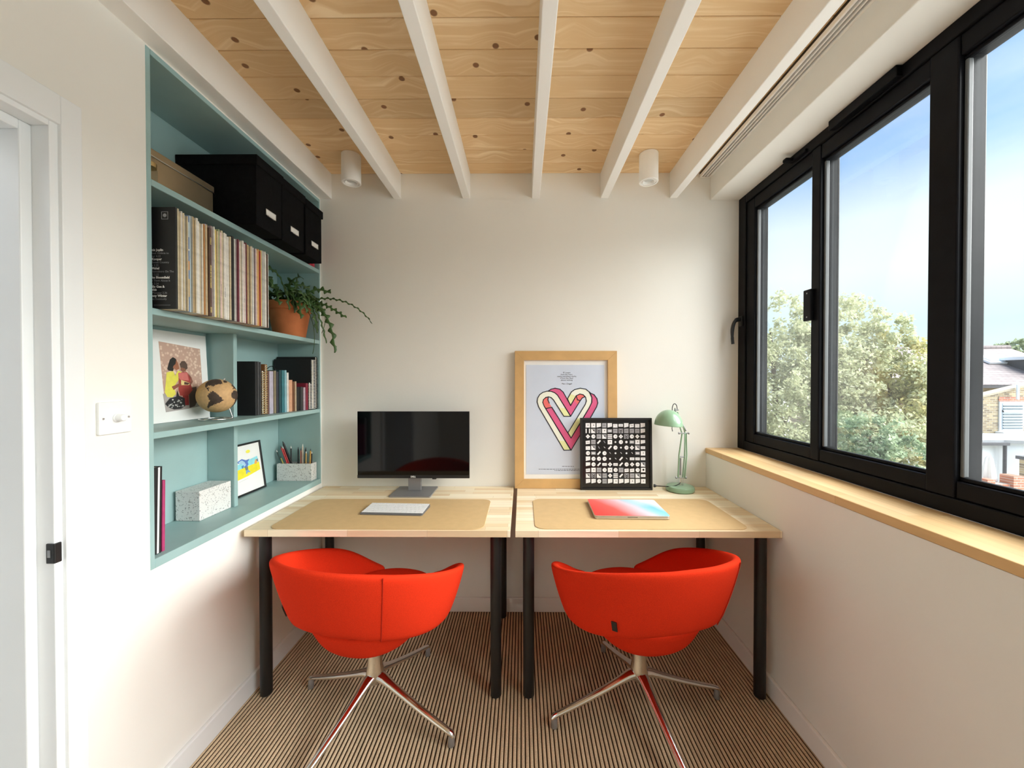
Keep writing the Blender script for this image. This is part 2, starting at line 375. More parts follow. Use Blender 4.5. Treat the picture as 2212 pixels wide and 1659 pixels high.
def text_mb(body, size, align='CENTER', bold=0.0, spacing=1.0):
    """flat lettering as polygons in the x-z plane (x right, z up), at y = 0"""
    cu = bpy.data.curves.new('lettering', 'FONT'); cu.body = body; cu.size = size; cu.align_x = align; cu.resolution_u = 2; cu.offset = bold; cu.space_line = spacing
    ob = bpy.data.objects.new('lettering', cu); C.objects.link(ob)
    dg = bpy.context.evaluated_depsgraph_get(); ev = ob.evaluated_get(dg); me = ev.to_mesh()
    vs = [(v.co.x, 0, v.co.y) for v in me.vertices]; fs = [tuple(p.vertices) for p in me.polygons]
    ev.to_mesh_clear(); bpy.data.objects.remove(ob); bpy.data.curves.remove(cu)
    mb = MB(); mb.add(vs, fs); return mb
def bez(p0, p1, p2, p3, n):
    p0, p1, p2, p3 = map(Vector, (p0, p1, p2, p3)); out = []
    for i in range(n + 1):
        t = i / n; u = 1 - t
        out.append(p0 * u ** 3 + p1 * 3 * u * u * t + p2 * 3 * u * t * t + p3 * t ** 3)
    return out
def rrect(x0, x1, y0, y1, r, n=6):
    pts = []
    for cx, cy, a0 in ((x1 - r, y1 - r, 0), (x0 + r, y1 - r, pi / 2), (x0 + r, y0 + r, pi), (x1 - r, y0 + r, 1.5 * pi)):
        for i in range(n + 1):
            a = a0 + pi / 2 * i / n; pts.append((cx + r * cos(a), cy + r * sin(a)))
    return pts

# ================================================================== THE ROOM
# floor: ribbed flat-weave carpet, real ribs
mb = MB(); pitch = .0155; x = XL - .01; prof = []
while x < XS + .03:
    for t, h in ((0, -.0062), (.12, -.0060), (.26, -.0012), (.5, 0), (.78, -.0012), (.9, -.0060)): prof.append((x + t * pitch, h))
    x += pitch
n = len(prof)
mb.v = [(a, YR - .05, h) for a, h in prof] + [(a, D + .02, h) for a, h in prof]
for i in range(n - 1): mb.face((i, i + 1, n + i + 1, n + i))
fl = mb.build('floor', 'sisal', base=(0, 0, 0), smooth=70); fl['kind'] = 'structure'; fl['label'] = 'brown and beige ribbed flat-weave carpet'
mb = MB(); mb.box(-1.6, 1.6, YR - .2, D + .2, -.2, -.008); mb.build('underfloor', 'wall_paint', parent=fl)

# back wall
mb = MB(); mb.box(-1.6, 1.33, D, D + .16, -.1, 2.75)
wb = mb.build('wall_back', 'wall_paint'); wb['kind'] = 'structure'
# left wall with doorway and alcove
X0 = -1.47
mb = MB()
mb.box(X0, XL, YR, .10, 0, 2.70); mb.box(X0, XL, .10, .963, 1.998, 2.70); mb.box(X0, XL, .963, 1.199, 0, 2.70)
mb.box(X0, XL, 1.199, 2.229, 0, .748); mb.box(X0, XL, 1.199, 2.229, 2.392, 2.70); mb.box(X0 - .03, -1.432, 1.15, D, .70, 2.45); mb.box(X0, XL, 2.229, D, 0, 2.70)
wl = mb.build('wall_left', 'wall_paint'); wl['kind'] = 'structure'
# right wall: dado below the window, end pier, head
mb = MB(); mb.box(XS, 1.55, YR, D, 0, .926); mb.box(XW, 1.55, YR, -1.1, .926, 2.392)
wr = mb.build('wall_right', 'wall_paint'); wr['kind'] = 'structure'
mb = MB(); mb.box(1.083, 1.335, YR, D, 2.386, 2.72)
t1 = mb.build('trim_1', 'wall_paint', bevel=.004); t1['kind'] = 'structure'; t1['label'] = 'painted boxed-out window head'
mb = MB(); mb.box(XL - .01, -1.104, YR, D, ZB, 2.60)
t2 = mb.build('trim_2', 'white_paint', bevel=.003); t2['kind'] = 'structure'; t2['label'] = 'white wall plate beam along the left wall'
# rear wall behind the camera
mb = MB(); mb.box(-1.6, -.60, YR - .15, YR, 0, 2.72); mb.box(.25, 1.62, YR - .15, YR, 0, 2.72); mb.box(-.60, .25, YR - .15, YR, 2.03, 2.72)
wf = mb.build('wall_front', 'wall_paint'); wf['kind'] = 'structure'
d2 = struct('door_2', (-.175, YR - .05, 0), 'white four-panel door with a black knob behind the viewer')
mb = MB(); mb.box(-.60, .25, YR - .06, YR - .03, 0.0, 2.03); mb.build('leaf', 'door_white', d2)
for a, b_ in ((-.52, -.22), (-.13, .17)):
    for z0, z1 in ((.2, .95), (1.15, 1.9)):
        mb = MB(); mb.box(a, b_, YR - .03, YR - .022, z0, z1); mb.build('panel', 'door_white', d2, bevel=.006)
mb = MB(); mb.lathe([(.012, 0), (.012, .03), (.028, .04), (.028, .06), (.012, .07), (0, .07)], (.19, YR - .03, 1.03), 20, axis=1); mb.build('knob', 'black_metal', d2, smooth=40)
# ceiling: pine planks, white joists
ce = struct('ceiling', (0, 0, ZC), 'pine boarded ceiling between white painted joists')
mb = MB(); mb.box(-1.6, 1.62, YR - .2, D + .2, 2.57, 2.74); mb.build('slab', 'wall_paint', ce)
yb = [D] + [2.130 - .1215 * k for k in range(29)]
shared = None
for k in range(len(yb) - 1):
    y1, y0 = yb[k], yb[k + 1]
    if y1 < YR: break
    if k == 0 or shared is None:
        mb = MB(); mb.box(-1.12, 1.09, -(y1 - y0) / 2 + .0010, (y1 - y0) / 2 - .0010, 0, .022)
        o = mb.build('plank', 'pine', ce, local=True, bevel=.0022, seg=1)
        if k > 0: shared = o
    else:
        o = shared.copy(); C.objects.link(o)
    o.location = (0, (y0 + y1) / 2, random.uniform(-.0004, .0004))
for xa, xb in ((-.744, -.701), (-.344, -.300), (.056, .101), (.452, .497), (.850, .894)):
    mb = MB(); mb.box(xa, xb, YR, D, ZB, 2.56); mb.build('beam', 'white_paint', ce, bevel=.003)

# slot vent on the ceiling beside the window head
v = thing('linear_vent', 'long white slotted air vent strip beside the window head', 'vent', (1.055, .52, 2.512))
mb = MB(); mb.box(1.022, 1.084, YR, D - .002, 2.530, 2.542); mb.build('backing', 'black_plastic', v)
for xa, xb in ((1.022, 1.030), (1.040, 1.046), (1.056, 1.062), (1.072, 1.083)):
    mb = MB(); mb.box(xa, xb, YR, D - .012, 2.513, 2.531); mb.build('slat', 'white_paint', v, bevel=.001, seg=1)
mb = MB(); mb.box(1.022, 1.083, D - .012, D - .002, 2.513, 2.531); mb.build('end_cap', 'white_paint', v)

# skirting boards
mb = MB(); mb.box(XL, XS, D - .016, D, 0, .082); o = mb.build('baseboard_back', 'white_paint', bevel=.004); o['kind'] = 'structure'
mb = MB(); mb.box(XL, XL + .016, 1.009, D - .016, 0, .082); o = mb.build('baseboard_left', 'door_white', bevel=.004); o['kind'] = 'structure'
mb = MB(); mb.box(XS - .016, XS, YR, D - .016, 0, .082); o = mb.build('baseboard_right', 'white_paint', bevel=.004); o['kind'] = 'structure'

# window sill board
mb = MB(); mb.box(XS - .004, XW + .01, -1.1, D, .927, .956)
sl = mb.build('window_sill', 'sill_oak', bevel=.003); tag(sl, 'oiled oak window board running along under the black window', 'window sill')

# doorway on the left wall
d1 = struct('door_1', (XL, .5, 0), 'white painted doorway frame at the left edge')
XC = -1.154
mb = MB(); mb.box(XL, XC, .963, 1.009, 0, 2.061); mb.build('casing', 'door_white', d1, bevel=.002)
mb = MB(); mb.box(XL, XC, .06, .963, 1.988, 2.061); mb.build('casing', 'door_white', d1, bevel=.002)
mb = MB(); mb.box(XL, XC, .052, .10, 0, 1.988); mb.build('casing', 'door_white', d1, bevel=.002)
mb = MB(); mb.box(-1.345, -1.163, .945, .9635, 0, 1.998); mb.build('jamb', 'door_white', d1, bevel=.002)
mb = MB(); mb.box(-1.345, -1.163, .095, .945, 1.975, 1.9985); mb.build('jamb', 'door_white', d1, bevel=.002)
mb = MB(); mb.box(-1.345, -1.163, .098, .116, 0, 1.975); mb.build('jamb', 'door_white', d1, bevel=.002)
mb = MB(); mb.box(-1.345, -1.206, .921, .945, 0, 1.975); mb.build('door_stop', 'door_white', d1, bevel=.003)
mb = MB(); mb.box(-1.345, -1.206, .116, .921, 1.951, 1.975); mb.build('door_stop', 'door_white', d1, bevel=.003)
mb = MB(); mb.box(-1.181, -1.160, .9415, .946, .893, .943); mb.box(-1.1635, -1.1590, .942, .958, .893, .943)
sp_ = mb.build('strike_plate', 'black_metal', d1, bevel=.002); sp_['label'] = 'black metal strike plate'
mb = MB(); mb.box(-1.176, -1.169, .9405, .9418, .909, .927); mb.build('latch_hole', 'grey_alu', sp_)
# hall beyond the doorway
mb = MB(); mb.box(-2.7, -2.6, -1.2, 2.0, 0, 2.7); mb.box(-2.6, X0, 1.15 - .1, 1.15, 0, 2.7); mb.box(-2.6, X0, -1.3, -1.2, 0, 2.7)
o = mb.build('wall_hall', 'door_white'); o['kind'] = 'structure'
mb = MB(); mb.box(-2.7, XL, -1.3, 1.2, -.1, -.008); o = mb.build('floor_hall', 'wall_paint'); o['kind'] = 'structure'
mb = MB(); mb.box(-2.1, X0, -1.3, 1.2, 2.6, 2.7); o = mb.build('ceiling_hall', 'wall_paint'); o['kind'] = 'structure'  # left short: added opening lets sky light into the unseen hall

# light switch
t = thing('dimmer_switch', 'white square dimmer switch plate with round knob beside the doorway', 'light switch', (XL, 1.094, 1.196))
mb = MB(); mb.prism(rrect(1.049, 1.139, 1.196, 1.287, .004, 3), 0, XL, XL + .009); mb.build('plate', 'door_white', t, bevel=.002)
mb = MB(); mb.lathe([(.0125, .009), (.0125, .012), (.0105, .014), (.0098, .028), (.008, .030), (0, .030)], (XL, 1.096, 1.241), 24, axis=0); mb.build('knob', 'door_white', t, smooth=40)
for yy in (1.060, 1.129):
    mb = MB(); mb.lathe([(.003, .009), (.003, .0098), (0, .0098)], (XL, yy, 1.241), 10, axis=0); mb.build('screw', 'silver', t)

# ------------------------------------------------------------------ the window
w = struct('window_1', (1.29, .87, .962), 'black aluminium framed window in five lights')
ZT = 2.386
def wm(name, y0, y1, z0, z1, x0=XW, x1=1.335, bev=.004):
    mb = MB(); mb.box(x0, x1, y0, y1, z0, z1); return mb.build(name, 'black_frame', w, bevel=bev)
wm('jamb', 2.168, D, .957, ZT); wm('jamb', -1.1, -1.03, .957, ZT)
wm('sill_rail', -1.03, 2.168, .957, 1.006); wm('head_rail', -1.03, 2.168, 2.338, ZT)
wm('mullion', 1.120, 1.200, 1.006, 2.338, 1.252); wm('mullion', .585, .650, 1.006, 2.338, 1.252); wm('mullion', -.25, -.185, 1.006, 2.338, 1.252)
wm('mullion', 1.632, 1.680, 1.006, 2.338, 1.252)
panes = ((1.680, 2.168), (1.200, 1.632), (.650, 1.120), (-.185, .585), (-1.03, -.25))  # out-of-view rear pane added, lengthening the window for more daylight
for k, (y0, y1) in enumerate(panes):
    wid = .066 if k == 0 else 0.0
    if k == 0: wm('sash_stile', y1 - .074, y1, 1.006, 2.338, 1.256, 1.33)
    wm('sash_rail', y0, y1 - (.074 if k == 0 else 0), 1.006, 1.056, 1.256, 1.33)
    wm('sash_rail', y0, y1 - (.074 if k == 0 else 0), 2.278, 2.338, 1.256, 1.33)
    ya, yb_ = y0, y1 - (.074 if k == 0 else 0)
    # thin glazing beads round the pane, far one coloured as if lit from outside
    for nm, q in (('glazing_bead', (ya, yb_, 1.056, 1.068)), ('glazing_bead', (ya, yb_, 2.266, 2.278)), ('glazing_bead', (yb_ - .010, yb_, 1.068, 2.266)), ('glazing_bead', (ya, ya + .010, 1.068, 2.266))):
        mb = MB(); mb.box(1.268, 1.284, *q); mb.build(nm, 'bead_lit' if q[0] > ya else 'black_frame', w, bevel=.003)
    mb = MB(); mb.box(1.286, 1.292, ya, yb_, 1.056, 2.278); mb.build('pane', 'window_glass', w)
# spacer bars seen inside the double glazing
# handle, lock plate, stay, trickle vent
mb = MB(); mb.box(1.238, 1.249, 2.184, 2.216, 1.655, 1.712); hb = mb.build('handle', 'black_metal', w, bevel=.004); hb['label'] = 'black curved cockspur handle'
mb = MB(); mb.tube(bez((1.240, 2.20, 1.693), (1.195, 2.19, 1.70), (1.180, 2.185, 1.64), (1.190, 2.182, 1.552), 14), [.012] * 4 + [.0095] * 7 + [.0085] * 4, 10); mb.build('lever', 'black_metal', hb, smooth=60)
wm('lock_plate', 1.660, 1.704, 1.606, 1.741, 1.236, 1.253, .003)
wm('stay', 1.775, 1.800, 2.352, 2.366, 1.205, 1.25, .003); wm('stay', 1.70, 1.80, 2.350, 2.362, 1.238, 1.250, .002)
wm('trickle_vent', 1.28, 1.56, 2.346, 2.384, 1.226, 1.25, .003)
for k in range(2):
    mb = MB(); mb.lathe([(.0035, 0), (.0035, .001), (0, .0012)], (1.2355, 1.682, 1.622 + .103 * k), 10, axis=0); mb.build('screw', 'grey_alu', w)

# ------------------------------------------------------------------ alcove shelving
sh = thing('alcove_bookshelf', 'grey-green built-in alcove bookshelf in the left wall', 'bookshelf', (-1.30, 1.714, .748))
YA, YB = 1.214, 2.219; XB = -1.415
def sp(name, x0, x1, y0, y1, z0, z1, bev=.0015):
    mb = MB(); mb.box(x0, x1, y0, y1, z0, z1); return mb.build(name, 'sage_paint', sh, bevel=bev, seg=1)
sp('back_panel', XB - .017, XB, 1.199, 2.229, .748, 2.392)
sp('side_panel', XB, XL + .002, 1.199, YA, .748, 2.392); sp('side_panel', XB, XL + .002, YB, 2.2285, .748, 2.392)
sp('top_panel', XB, XL + .002, YA, YB, 2.374, 2.392); sp('bottom_panel', XB, XL + .002, YA, YB, .748, .778)
Z1, Z2, Z3, Z0 = 1.985, 1.578, 1.182, .778
for zt in (Z1, Z2, Z3): sp('shelf', XB, XL + .001, YA, YB, zt - .021, zt)
sp('divider', XB, -1.292, 1.716, 1.737, Z3, Z2 - .021); sp('divider', XB, -1.292, 1.716, 1.737, Z0, Z3 - .021)

# ceiling spots
for i, xx in enumerate((-.908, .669)):
    t = thing('ceiling_spotlight', ('white cylindrical ceiling spotlight nearest the bookshelf', 'white cylindrical ceiling spotlight nearest the window')[i], 'spotlight', (xx, 2.05, 2.394), group='ceiling spotlights')
    mb = MB(); mb.lathe([(.049, .147), (.049, .002), (.047, 0), (.040, 0), (.040, .004), (.034, .004)], (xx, 2.05, 2.394), 40, cap=False); mb.build('body', 'white_paint', t, smooth=35)
    mb = MB(); mb.lathe([(.0335, .002), (.031, .0), (.027, .003), (.024, .014)], (xx, 2.05, 2.395), 36, cap=False); mb.build('ring', 'white_paint', t, smooth=35)
    mb = MB(); mb.lathe([(.0255, .012), (.012, .009), (0, .008)], (xx, 2.05, 2.396), 32); mb.build('lens', 'frosted', t, smooth=35)

# ================================================================== DESKS
def desk(x0, x1, lx0, lx1, label):
    t = thing('desk', label, 'desk', ((x0 + x1) / 2, 1.905, 0), group='wood-topped desks')
    mb = MB(); mb.box(x0, x1, 1.575, D - .002, ZD - .028, ZD); mb.build('top', 'desk_wood', t, bevel=.0015)
    for lx in (lx0, lx1):
        for ly in (1.632, 2.178):
            mb = MB(); mb.lathe([(.0, 0), (.020, 0), (.0235, .004), (.0235, .697), (.045, .697), (.045, .7005), (0, .7005)], (lx, ly, .002), 28); mb.build('leg', 'black_metal', t, smooth=40)
    return t
desk(-1.149, -.049, -1.098, -.112, 'pale butcher-block desk with black legs below the bookshelf')
desk(-.028, 1.066, .028, 1.012, 'pale butcher-block desk with black legs beside the window')

# mats
for x0, x1, lab, y0, y1 in ((-1.062, -.160, 'tan leather desk mat under the keyboard', 1.584, 1.984), (.054, .948, 'tan leather desk mat under the laptop', 1.590, 1.992)):
    mb = MB(); mb.prism(rrect(x0, x1, y0, y1, .045, 8), 2, ZD + .0004, ZD + .0026)
    tag(mb.build('desk_mat', 'mat_leather', bevel=.0006, seg=1), lab, 'desk mat', 'tan desk mats')

# ================================================================== CHAIRS
def chair(loc, facing, leg_angle, label):
    t = thing('tub_chair', label, 'chair', loc, facing, group='red swivel tub chairs')
    # wrap-round back: a flaring band with a rounded padded section
    NU = 60
    KEY = [(0, .752), (30, .737), (55, .700), (86, .640), (110, .592), (128, .550), (146, .475), (160, .452)]
    def zrim(d):
        d = abs(math.degrees(d))
        for (a0, z0), (a1, z1) in zip(KEY, KEY[1:]):
            if d <= a1:
                f = (d - a0) / (a1 - a0); return z0 + (z1 - z0) * f
        return KEY[-1][1]
    def rim_s(d): return sum(zrim(d + radians(q)) for q in (-8, -4, 0, 4, 8)) / 5
    def ss(x): x = max(0, min(1, x)); return x * x * (3 - 2 * x)
    def outer(d, v):
        ad = abs(math.degrees(d)); zt = rim_s(d); zb = .488 - .070 * ss(ad / 100) - .02 * ss((ad - 100) / 55)
        zb = min(zb, zt - .035)
        rt = .360 - .055 * ss((ad - 118) / 42); rb = .274 + .028 * ss((ad - 10) / 75) - .03 * ss((ad - 120) / 40)
        r = rb + (rt - rb) * v ** .9 + .004 * sin(pi * v)
        return r, zb + (zt - zb) * v
    mb = MB()
    sect = [(0, .04), (0, .16), (0, .35), (0, .58), (0, .80), (0, .94), (.15, .985), (.5, 1.0), (.85, .985), (1, .94), (1, .78), (1, .5), (1, .22), (1, .06), (.8, 0), (.2, 0)]
    K = len(sect); DM = radians(156)
    for i in range(NU + 1):
        u = -1 + 2 * i / NU; au = abs(u); d = u * DM
        endk = 1.0 if au < .95 else sqrt(max(.03, 1 - ((au - .95) / .05) ** 2))
        for s_, v in sect:
            r, z = outer(d, v); tt = .042 * (1.25 - .50 * v)
            r -= tt * (.5 + (s_ - .5) * endk)
            mb.v.append((r * cos(pi + d), r * sin(pi + d), z))
    for i in range(NU):
        for j in range(K): mb.face((i * K + j, i * K + (j + 1) % K, (i + 1) * K + (j + 1) % K, (i + 1) * K + j))
    mb.face(list(range(K))); mb.face(list(range(NU * K, NU * K + K))[::-1])
    back = mb.build('backrest', 'red_fabric', t, local=True, smooth=180, sub=1)
    # stitched seam down the band
    d = radians(38); pts = []
    for q in range(15):
        v = .03 + .95 * q / 14; r, z = outer(d, v); pts.append(((r - .0004) * cos(pi + d), (r - .0004) * sin(pi + d), z))
    mb = MB(); mb.tube(pts, .0020, 6); mb.build('seam', 'red_seam', back, local=True, smooth=80)
    # small woven tag low on the back
    mb = MB(); mb.box(-.0008, .0024, -.009, .009, -.020, .020)
    d = radians(-45); r, z = outer(d, .24)
    mb.xf(Matrix.Translation((r * cos(pi + d), r * sin(pi + d), z)) @ Matrix.Rotation(pi + d, 4, 'Z') @ Matrix.Rotation(radians(19), 4, 'Y'))
    mb.build('label_tag', 'black_plastic', back, local=True)
    # seat: padded bowl
    mb = MB(); n = 40
    prof = [(0, .322), (.25, .322), (.45, .326), (.62, .337), (.74, .354), (.84, .382), (.91, .420), (.955, .440), (.965, .450), (.945, .459), (.88, .462), (.6, .455), (.3, .450), (0, .448)]
    for s_, z in prof:
        for j in range(n):
            a = 2 * pi * j / n; ca, sa = cos(a), sin(a)
            ex = (.295 if ca > 0 else .238); ey = .232
            q = (abs(ca) ** 2.3 + abs(sa) ** 2.3) ** (-1 / 2.3)
            mb.v.append((s_ * ex * q * ca, s_ * ey * q * sa, z))
    for i in range(len(prof) - 1):
        for j in range(n): mb.face((i * n + j, i * n + (j + 1) % n, (i + 1) * n + (j + 1) % n, (i + 1) * n + j))
    mb.build('seat', 'red_fabric', t, local=True, smooth=180, sub=1)
    # polished four-star base
    mb = MB(); mb.lathe([(0, .128), (.018, .130), (.030, .142), (.036, .160), (.034, .185), (.0285, .215), (.027, .25), (.027, .344), (0, .344)], (0, 0, 0), 28)
    mb.build('column', 'chrome', t, local=True, smooth=50)
    for k in range(4):
        a = leg_angle - facing + k * pi / 2; c_, s_ = cos(a), sin(a)
        path = [(.012, .166), (.045, .160), (.085, .143), (.14, .121), (.21, .095), (.28, .071), (.335, .054), (.358, .046), (.366, .036)]
        wd = [.026, .0225, .0175, .0155, .0145, .0135, .0125, .0120, .0085]
        mb = MB(); mb.tube([(r * c_, r * s_, z) for r, z in path], wd, 12, flat=.72); lg = mb.build('leg', 'chrome', t, local=True, smooth=60)
        mb = MB(); mb.lathe([(0, .001), (.0115, .001), (.0125, .004), (.0115, .032), (.009, .042), (0, .042)], (.357 * c_, .357 * s_, 0), 16); mb.build('glide', 'grey_alu', lg, local=True, smooth=40)
    return t
chair((-.593, 1.535, 0), radians(77), radians(-21.6), 'red upholstered swivel tub chair at the keyboard desk')
chair((.475, 1.551, 0), radians(103), radians(11.4), 'red upholstered swivel tub chair at the laptop desk')

# ================================================================== ON THE DESKS
# monitor
t = thing('monitor', 'black widescreen computer monitor on a grey flat foot', 'monitor', (-.594, 2.12, ZD))
mb = MB(); mb.box(-.900, -.287, 2.092, 2.100, .813, 1.178); mb.box(-.84, -.35, 2.100, 2.125, .86, 1.13); mb.build('case', 'black_plastic', t, bevel=.002)
mb = MB(); mb.box(-.898, -.289, 2.0905, 2.0922, .831, 1.176); mb.build('screen', 'screen', t)
mb = MB(); mb.box(-.900, -.287, 2.0895, 2.0922, .813, .8305); bz = mb.build('bezel', 'black_plastic', t, bevel=.0008, seg=1)
mb = text_mb('DELL', .0125, bold=.0004); mb.xf(Matrix.Translation((-.594, 2.0891, .8175))); mb.build('lettering', 'paper', bz)
mb = MB(); mb.box(-.631, -.559, 2.118, 2.136, ZD + .007, .95); mb.build('neck', 'grey_alu', t, bevel=.002)
mb = MB(); mb.prism(rrect(-.705, -.483, 2.016, 2.208, .008, 4), 2, ZD + .0003, ZD + .0075); mb.build('foot', 'grey_alu', t, bevel=.001, seg=1)
mb = MB(); mb.box(-.492, -.470, 2.094, 2.108, .806, .814); mb.build('cable_clip', 'black_plastic', t, bevel=.002)

# keyboard
kb = thing('keyboard', 'slim white computer keyboard on the tan mat', 'keyboard', (-.596, 1.808, ZD + .003), radians(-3))
mb = MB(); mb.prism(rrect(-.146, .146, -.066, .066, .008, 4), 2, .0002, .0045)
mb.v = [(a, b, c + (b + .066) * .055 * (1 if c > .003 else 0)) for a, b, c in mb.v]; mb.build('body', 'key_gap', kb, local=True)
rows = [[1] * 14, [1] * 13 + [1.5], [1.5] + [1] * 13, [1.75] + [1] * 11 + [1.75], [2.25] + [1] * 10 + [2.25], [1, 1, 1, 1.25, 5, 1.25, 1, 1, 1, 1]]
hts = [.010, .0185, .0185, .0185, .0185, .0185]
ytop = .0645
key_mesh = {}
for r_, ks in enumerate(rows):
    tot = sum(ks); xcur = -.1435; unit = .287 / tot; h = hts[r_] if r_ else .0105
    pitch_y = (.129 - .012) / 5.6 if r_ else .012
    y1 = ytop; y0 = ytop - pitch_y; ytop = y0
    for kk in ks:
        wkey = kk * unit
        key = (round(wkey, 4), round(pitch_y, 4))
        yc = (y0 + y1) / 2; zc = .0050 + (yc + .066) * .055
        if key not in key_mesh:
            mb = MB(); mb.box(-wkey / 2 + .0009, wkey / 2 - .0009, -pitch_y / 2 + .0010, pitch_y / 2 - .0010, 0, .0022); o = mb.build('key', 'keys', kb, local=True); key_mesh[key] = o
        else:
            o = key_mesh[key].copy(); C.objects.link(o)
        o.location = (xcur + wkey / 2, yc, zc); xcur += wkey

# laptop with a gradient skin
m, N, L, b = newmat('laptop_skin')
tc = N.new('ShaderNodeTexCoord'); sp3 = N.new('ShaderNodeSeparateXYZ'); L.new(tc.outputs['Object'], sp3.inputs[0])
nz = N.new('ShaderNodeTexNoise'); nz.inputs['Scale'].default_value = 5; L.new(tc.outputs['Object'], nz.inputs['Vector'])
m1 = N.new('ShaderNodeMath'); m1.operation = 'MULTIPLY_ADD'; m1.inputs[1].default_value = .55; L.new(sp3.outputs['Y'], m1.inputs[0]); L.new(sp3.outputs['X'], m1.inputs[2])
m2 = N.new('ShaderNodeMath'); m2.operation = 'MULTIPLY_ADD'; m2.inputs[1].default_value = .05; L.new(nz.outputs['Fac'], m2.inputs[0]); L.new(m1.outputs[0], m2.inputs[2])
mr = N.new('ShaderNodeMapRange'); mr.inputs[1].default_value = -.16; mr.inputs[2].default_value = .20; L.new(m2.outputs[0], mr.inputs[0])
r = N.new('ShaderNodeValToRGB'); ee = r.color_ramp.elements
ee[0].position = .0; ee[0].color = (.80, .055, .045, 1); ee[1].position = 1; ee[1].color = (.75, .80, .82, 1)
for p_, c_ in ((.30, (.80, .11, .09, 1)), (.50, (.80, .42, .45, 1)), (.60, (.80, .62, .70, 1)), (.74, (.33, .66, .78, 1)), (.86, (.20, .58, .74, 1))):
    q = ee.new(p_); q.color = c_
# the skin turns blue only toward the front right corner, white at the back
ms = N.new('ShaderNodeMapRange'); ms.inputs[1].default_value = .0; ms.inputs[2].default_value = .11; L.new(sp3.outputs['Y'], ms.inputs[0])
mxa = N.new('ShaderNodeMapRange'); mxa.inputs[1].default_value = 0; mxa.inputs[2].default_value = .09; L.new(sp3.outputs['X'], mxa.inputs[0])
mmul = N.new('ShaderNodeMath'); mmul.operation = 'MULTIPLY'; L.new(ms.outputs[0], mmul.inputs[0]); L.new(mxa.outputs[0], mmul.inputs[1])
mw = N.new('ShaderNodeMixRGB'); mw.inputs[2].default_value = (.82, .82, .84, 1); L.new(mmul.outputs[0], mw.inputs[0]); L.new(r.outputs[0], mw.inputs[1])
L.new(mr.outputs[0], r.inputs[0]); L.new(mw.outputs[0], b.inputs['Base Color']); b.inputs['Roughness'].default_value = .4
lt_ = thing('laptop', 'closed silver laptop with a red to blue gradient cover', 'laptop', (.492, 1.816, ZD + .003), radians(-1.5))
mb = MB(); mb.prism(rrect(-.166, .166, -.118, .118, .012, 6), 2, .0002, .0095); mb.build('base', 'silver', lt_, local=True, bevel=.002)
mb = MB(); mb.prism(rrect(-.166, .166, -.118, .118, .012, 6), 2, .0100, .0150); lid = mb.build('lid', 'silver', lt_, local=True, bevel=.001)
mb = MB(); mb.prism(rrect(-.1655, .1655, -.1165, .1175, .0115, 6), 2, .0149, .0157); mb.build('cover', 'laptop_skin', lid, local=True)
mb = MB(); mb.box(-.022, .022, -.1186, -.116, .0075, .0115); mb.build('notch', 'key_gap', lt_, local=True)

# --- big framed poster
def leaning(name, label, x0, x1, h, yb_front, lean, thick, rim, wood, zbase=ZD):
    """returns thing; local frame: x right, z up along the picture, y into the wall; origin bottom-left of the front face"""
    t = thing(name, label, 'picture', (x0, yb_front, zbase + .001), 0)
    t.rotation_euler = (-lean, 0, 0)
    w_ = x1 - x0
    for q in (((0, 0), (w_, 0), (w_ - rim, rim), (rim, rim)), ((0, h), (rim, h - rim), (w_ - rim, h - rim), (w_, h)),
              ((0, 0), (rim, rim), (rim, h - rim), (0, h)), ((w_, 0), (w_, h), (w_ - rim, h - rim), (w_ - rim, rim))):
        mb = MB(); mb.prism(q, 1, 0, thick); mb.build('frame_bar', wood, t, local=True, bevel=.0008, seg=1)
    mb = MB(); mb.box(rim * .6, w_ - rim * .6, thick * .55, thick * .9, rim * .6, h - rim * .6); mb.build('backing', 'paper', t, local=True)
    return t
pw, ph = .586, .786
t = leaning('framed_poster', 'large oak framed poster of an outlined folded ribbon heart', -.042, -.042 + pw, ph, 2.188, radians(1.6), .022, .053, 'frame_wood')
pm('poster_blue', (.60, .665, .79), .6, var=.03, scale=5); pm('ribbon_cream', (.86, .88, .76), .6, var=.02); pm('ribbon_yellow', (.80, .82, .42), .6, var=.02)
pm('ribbon_pink', (.72, .115, .27), .6, var=.03); pm('ribbon_coral', (.85, .17, .16), .6, var=.03); pm('ink', (.012, .014, .03), .6, var=.05)
mb = MB(); mb.box(.065, pw - .072, .0108, .0118, .078, ph - .080); mb.build('poster_sheet', 'poster_blue', t, local=True)
# traced drawing: drawing units -> local metres
def zx(X): return .053 + (X - 78) / (1105 - 78) * (pw - .106)
def zz(Y): return ph - .053 - (Y - 55) / (1562 - 55) * (ph - .106)
def flat(name, mat, pts, y, parent, fx=zx, fz=zz):
    mb = MB(); mb.prism([(fx(a), fz(b_)) for a, b_ in pts], 1, y, y + .0002); return mb.build(name, mat, parent, local=True)
def ribbon(mb, pts, w_, y, fx=zx, fz=zz, closed=True):
    P = [Vector((fx(a), fz(b_))) for a, b_ in pts]; n = len(P)
    for i in range(n if closed else n - 1):
        a, b_ = P[i], P[(i + 1) % n]; d = b_ - a
        if d.length < 1e-6: continue
        d.normalize(); nn = Vector((-d.y, d.x)) * w_ / 2; a = a - d * w_ * .45; b_ = b_ + d * w_ * .45
        mb.add([(p.x, y, p.y) for p in (a + nn, b_ + nn, b_ - nn, a - nn)], [(0, 1, 2, 3)])
A = [(568, 1200), (258, 650), (240, 590), (245, 540), (270, 495), (310, 465), (360, 450), (410, 452), (455, 470), (490, 500), (650, 770), (568, 770), (440, 560), (412, 532), (380, 522), (345, 530), (318, 556), (308, 592), (325, 640), (650, 1198)]
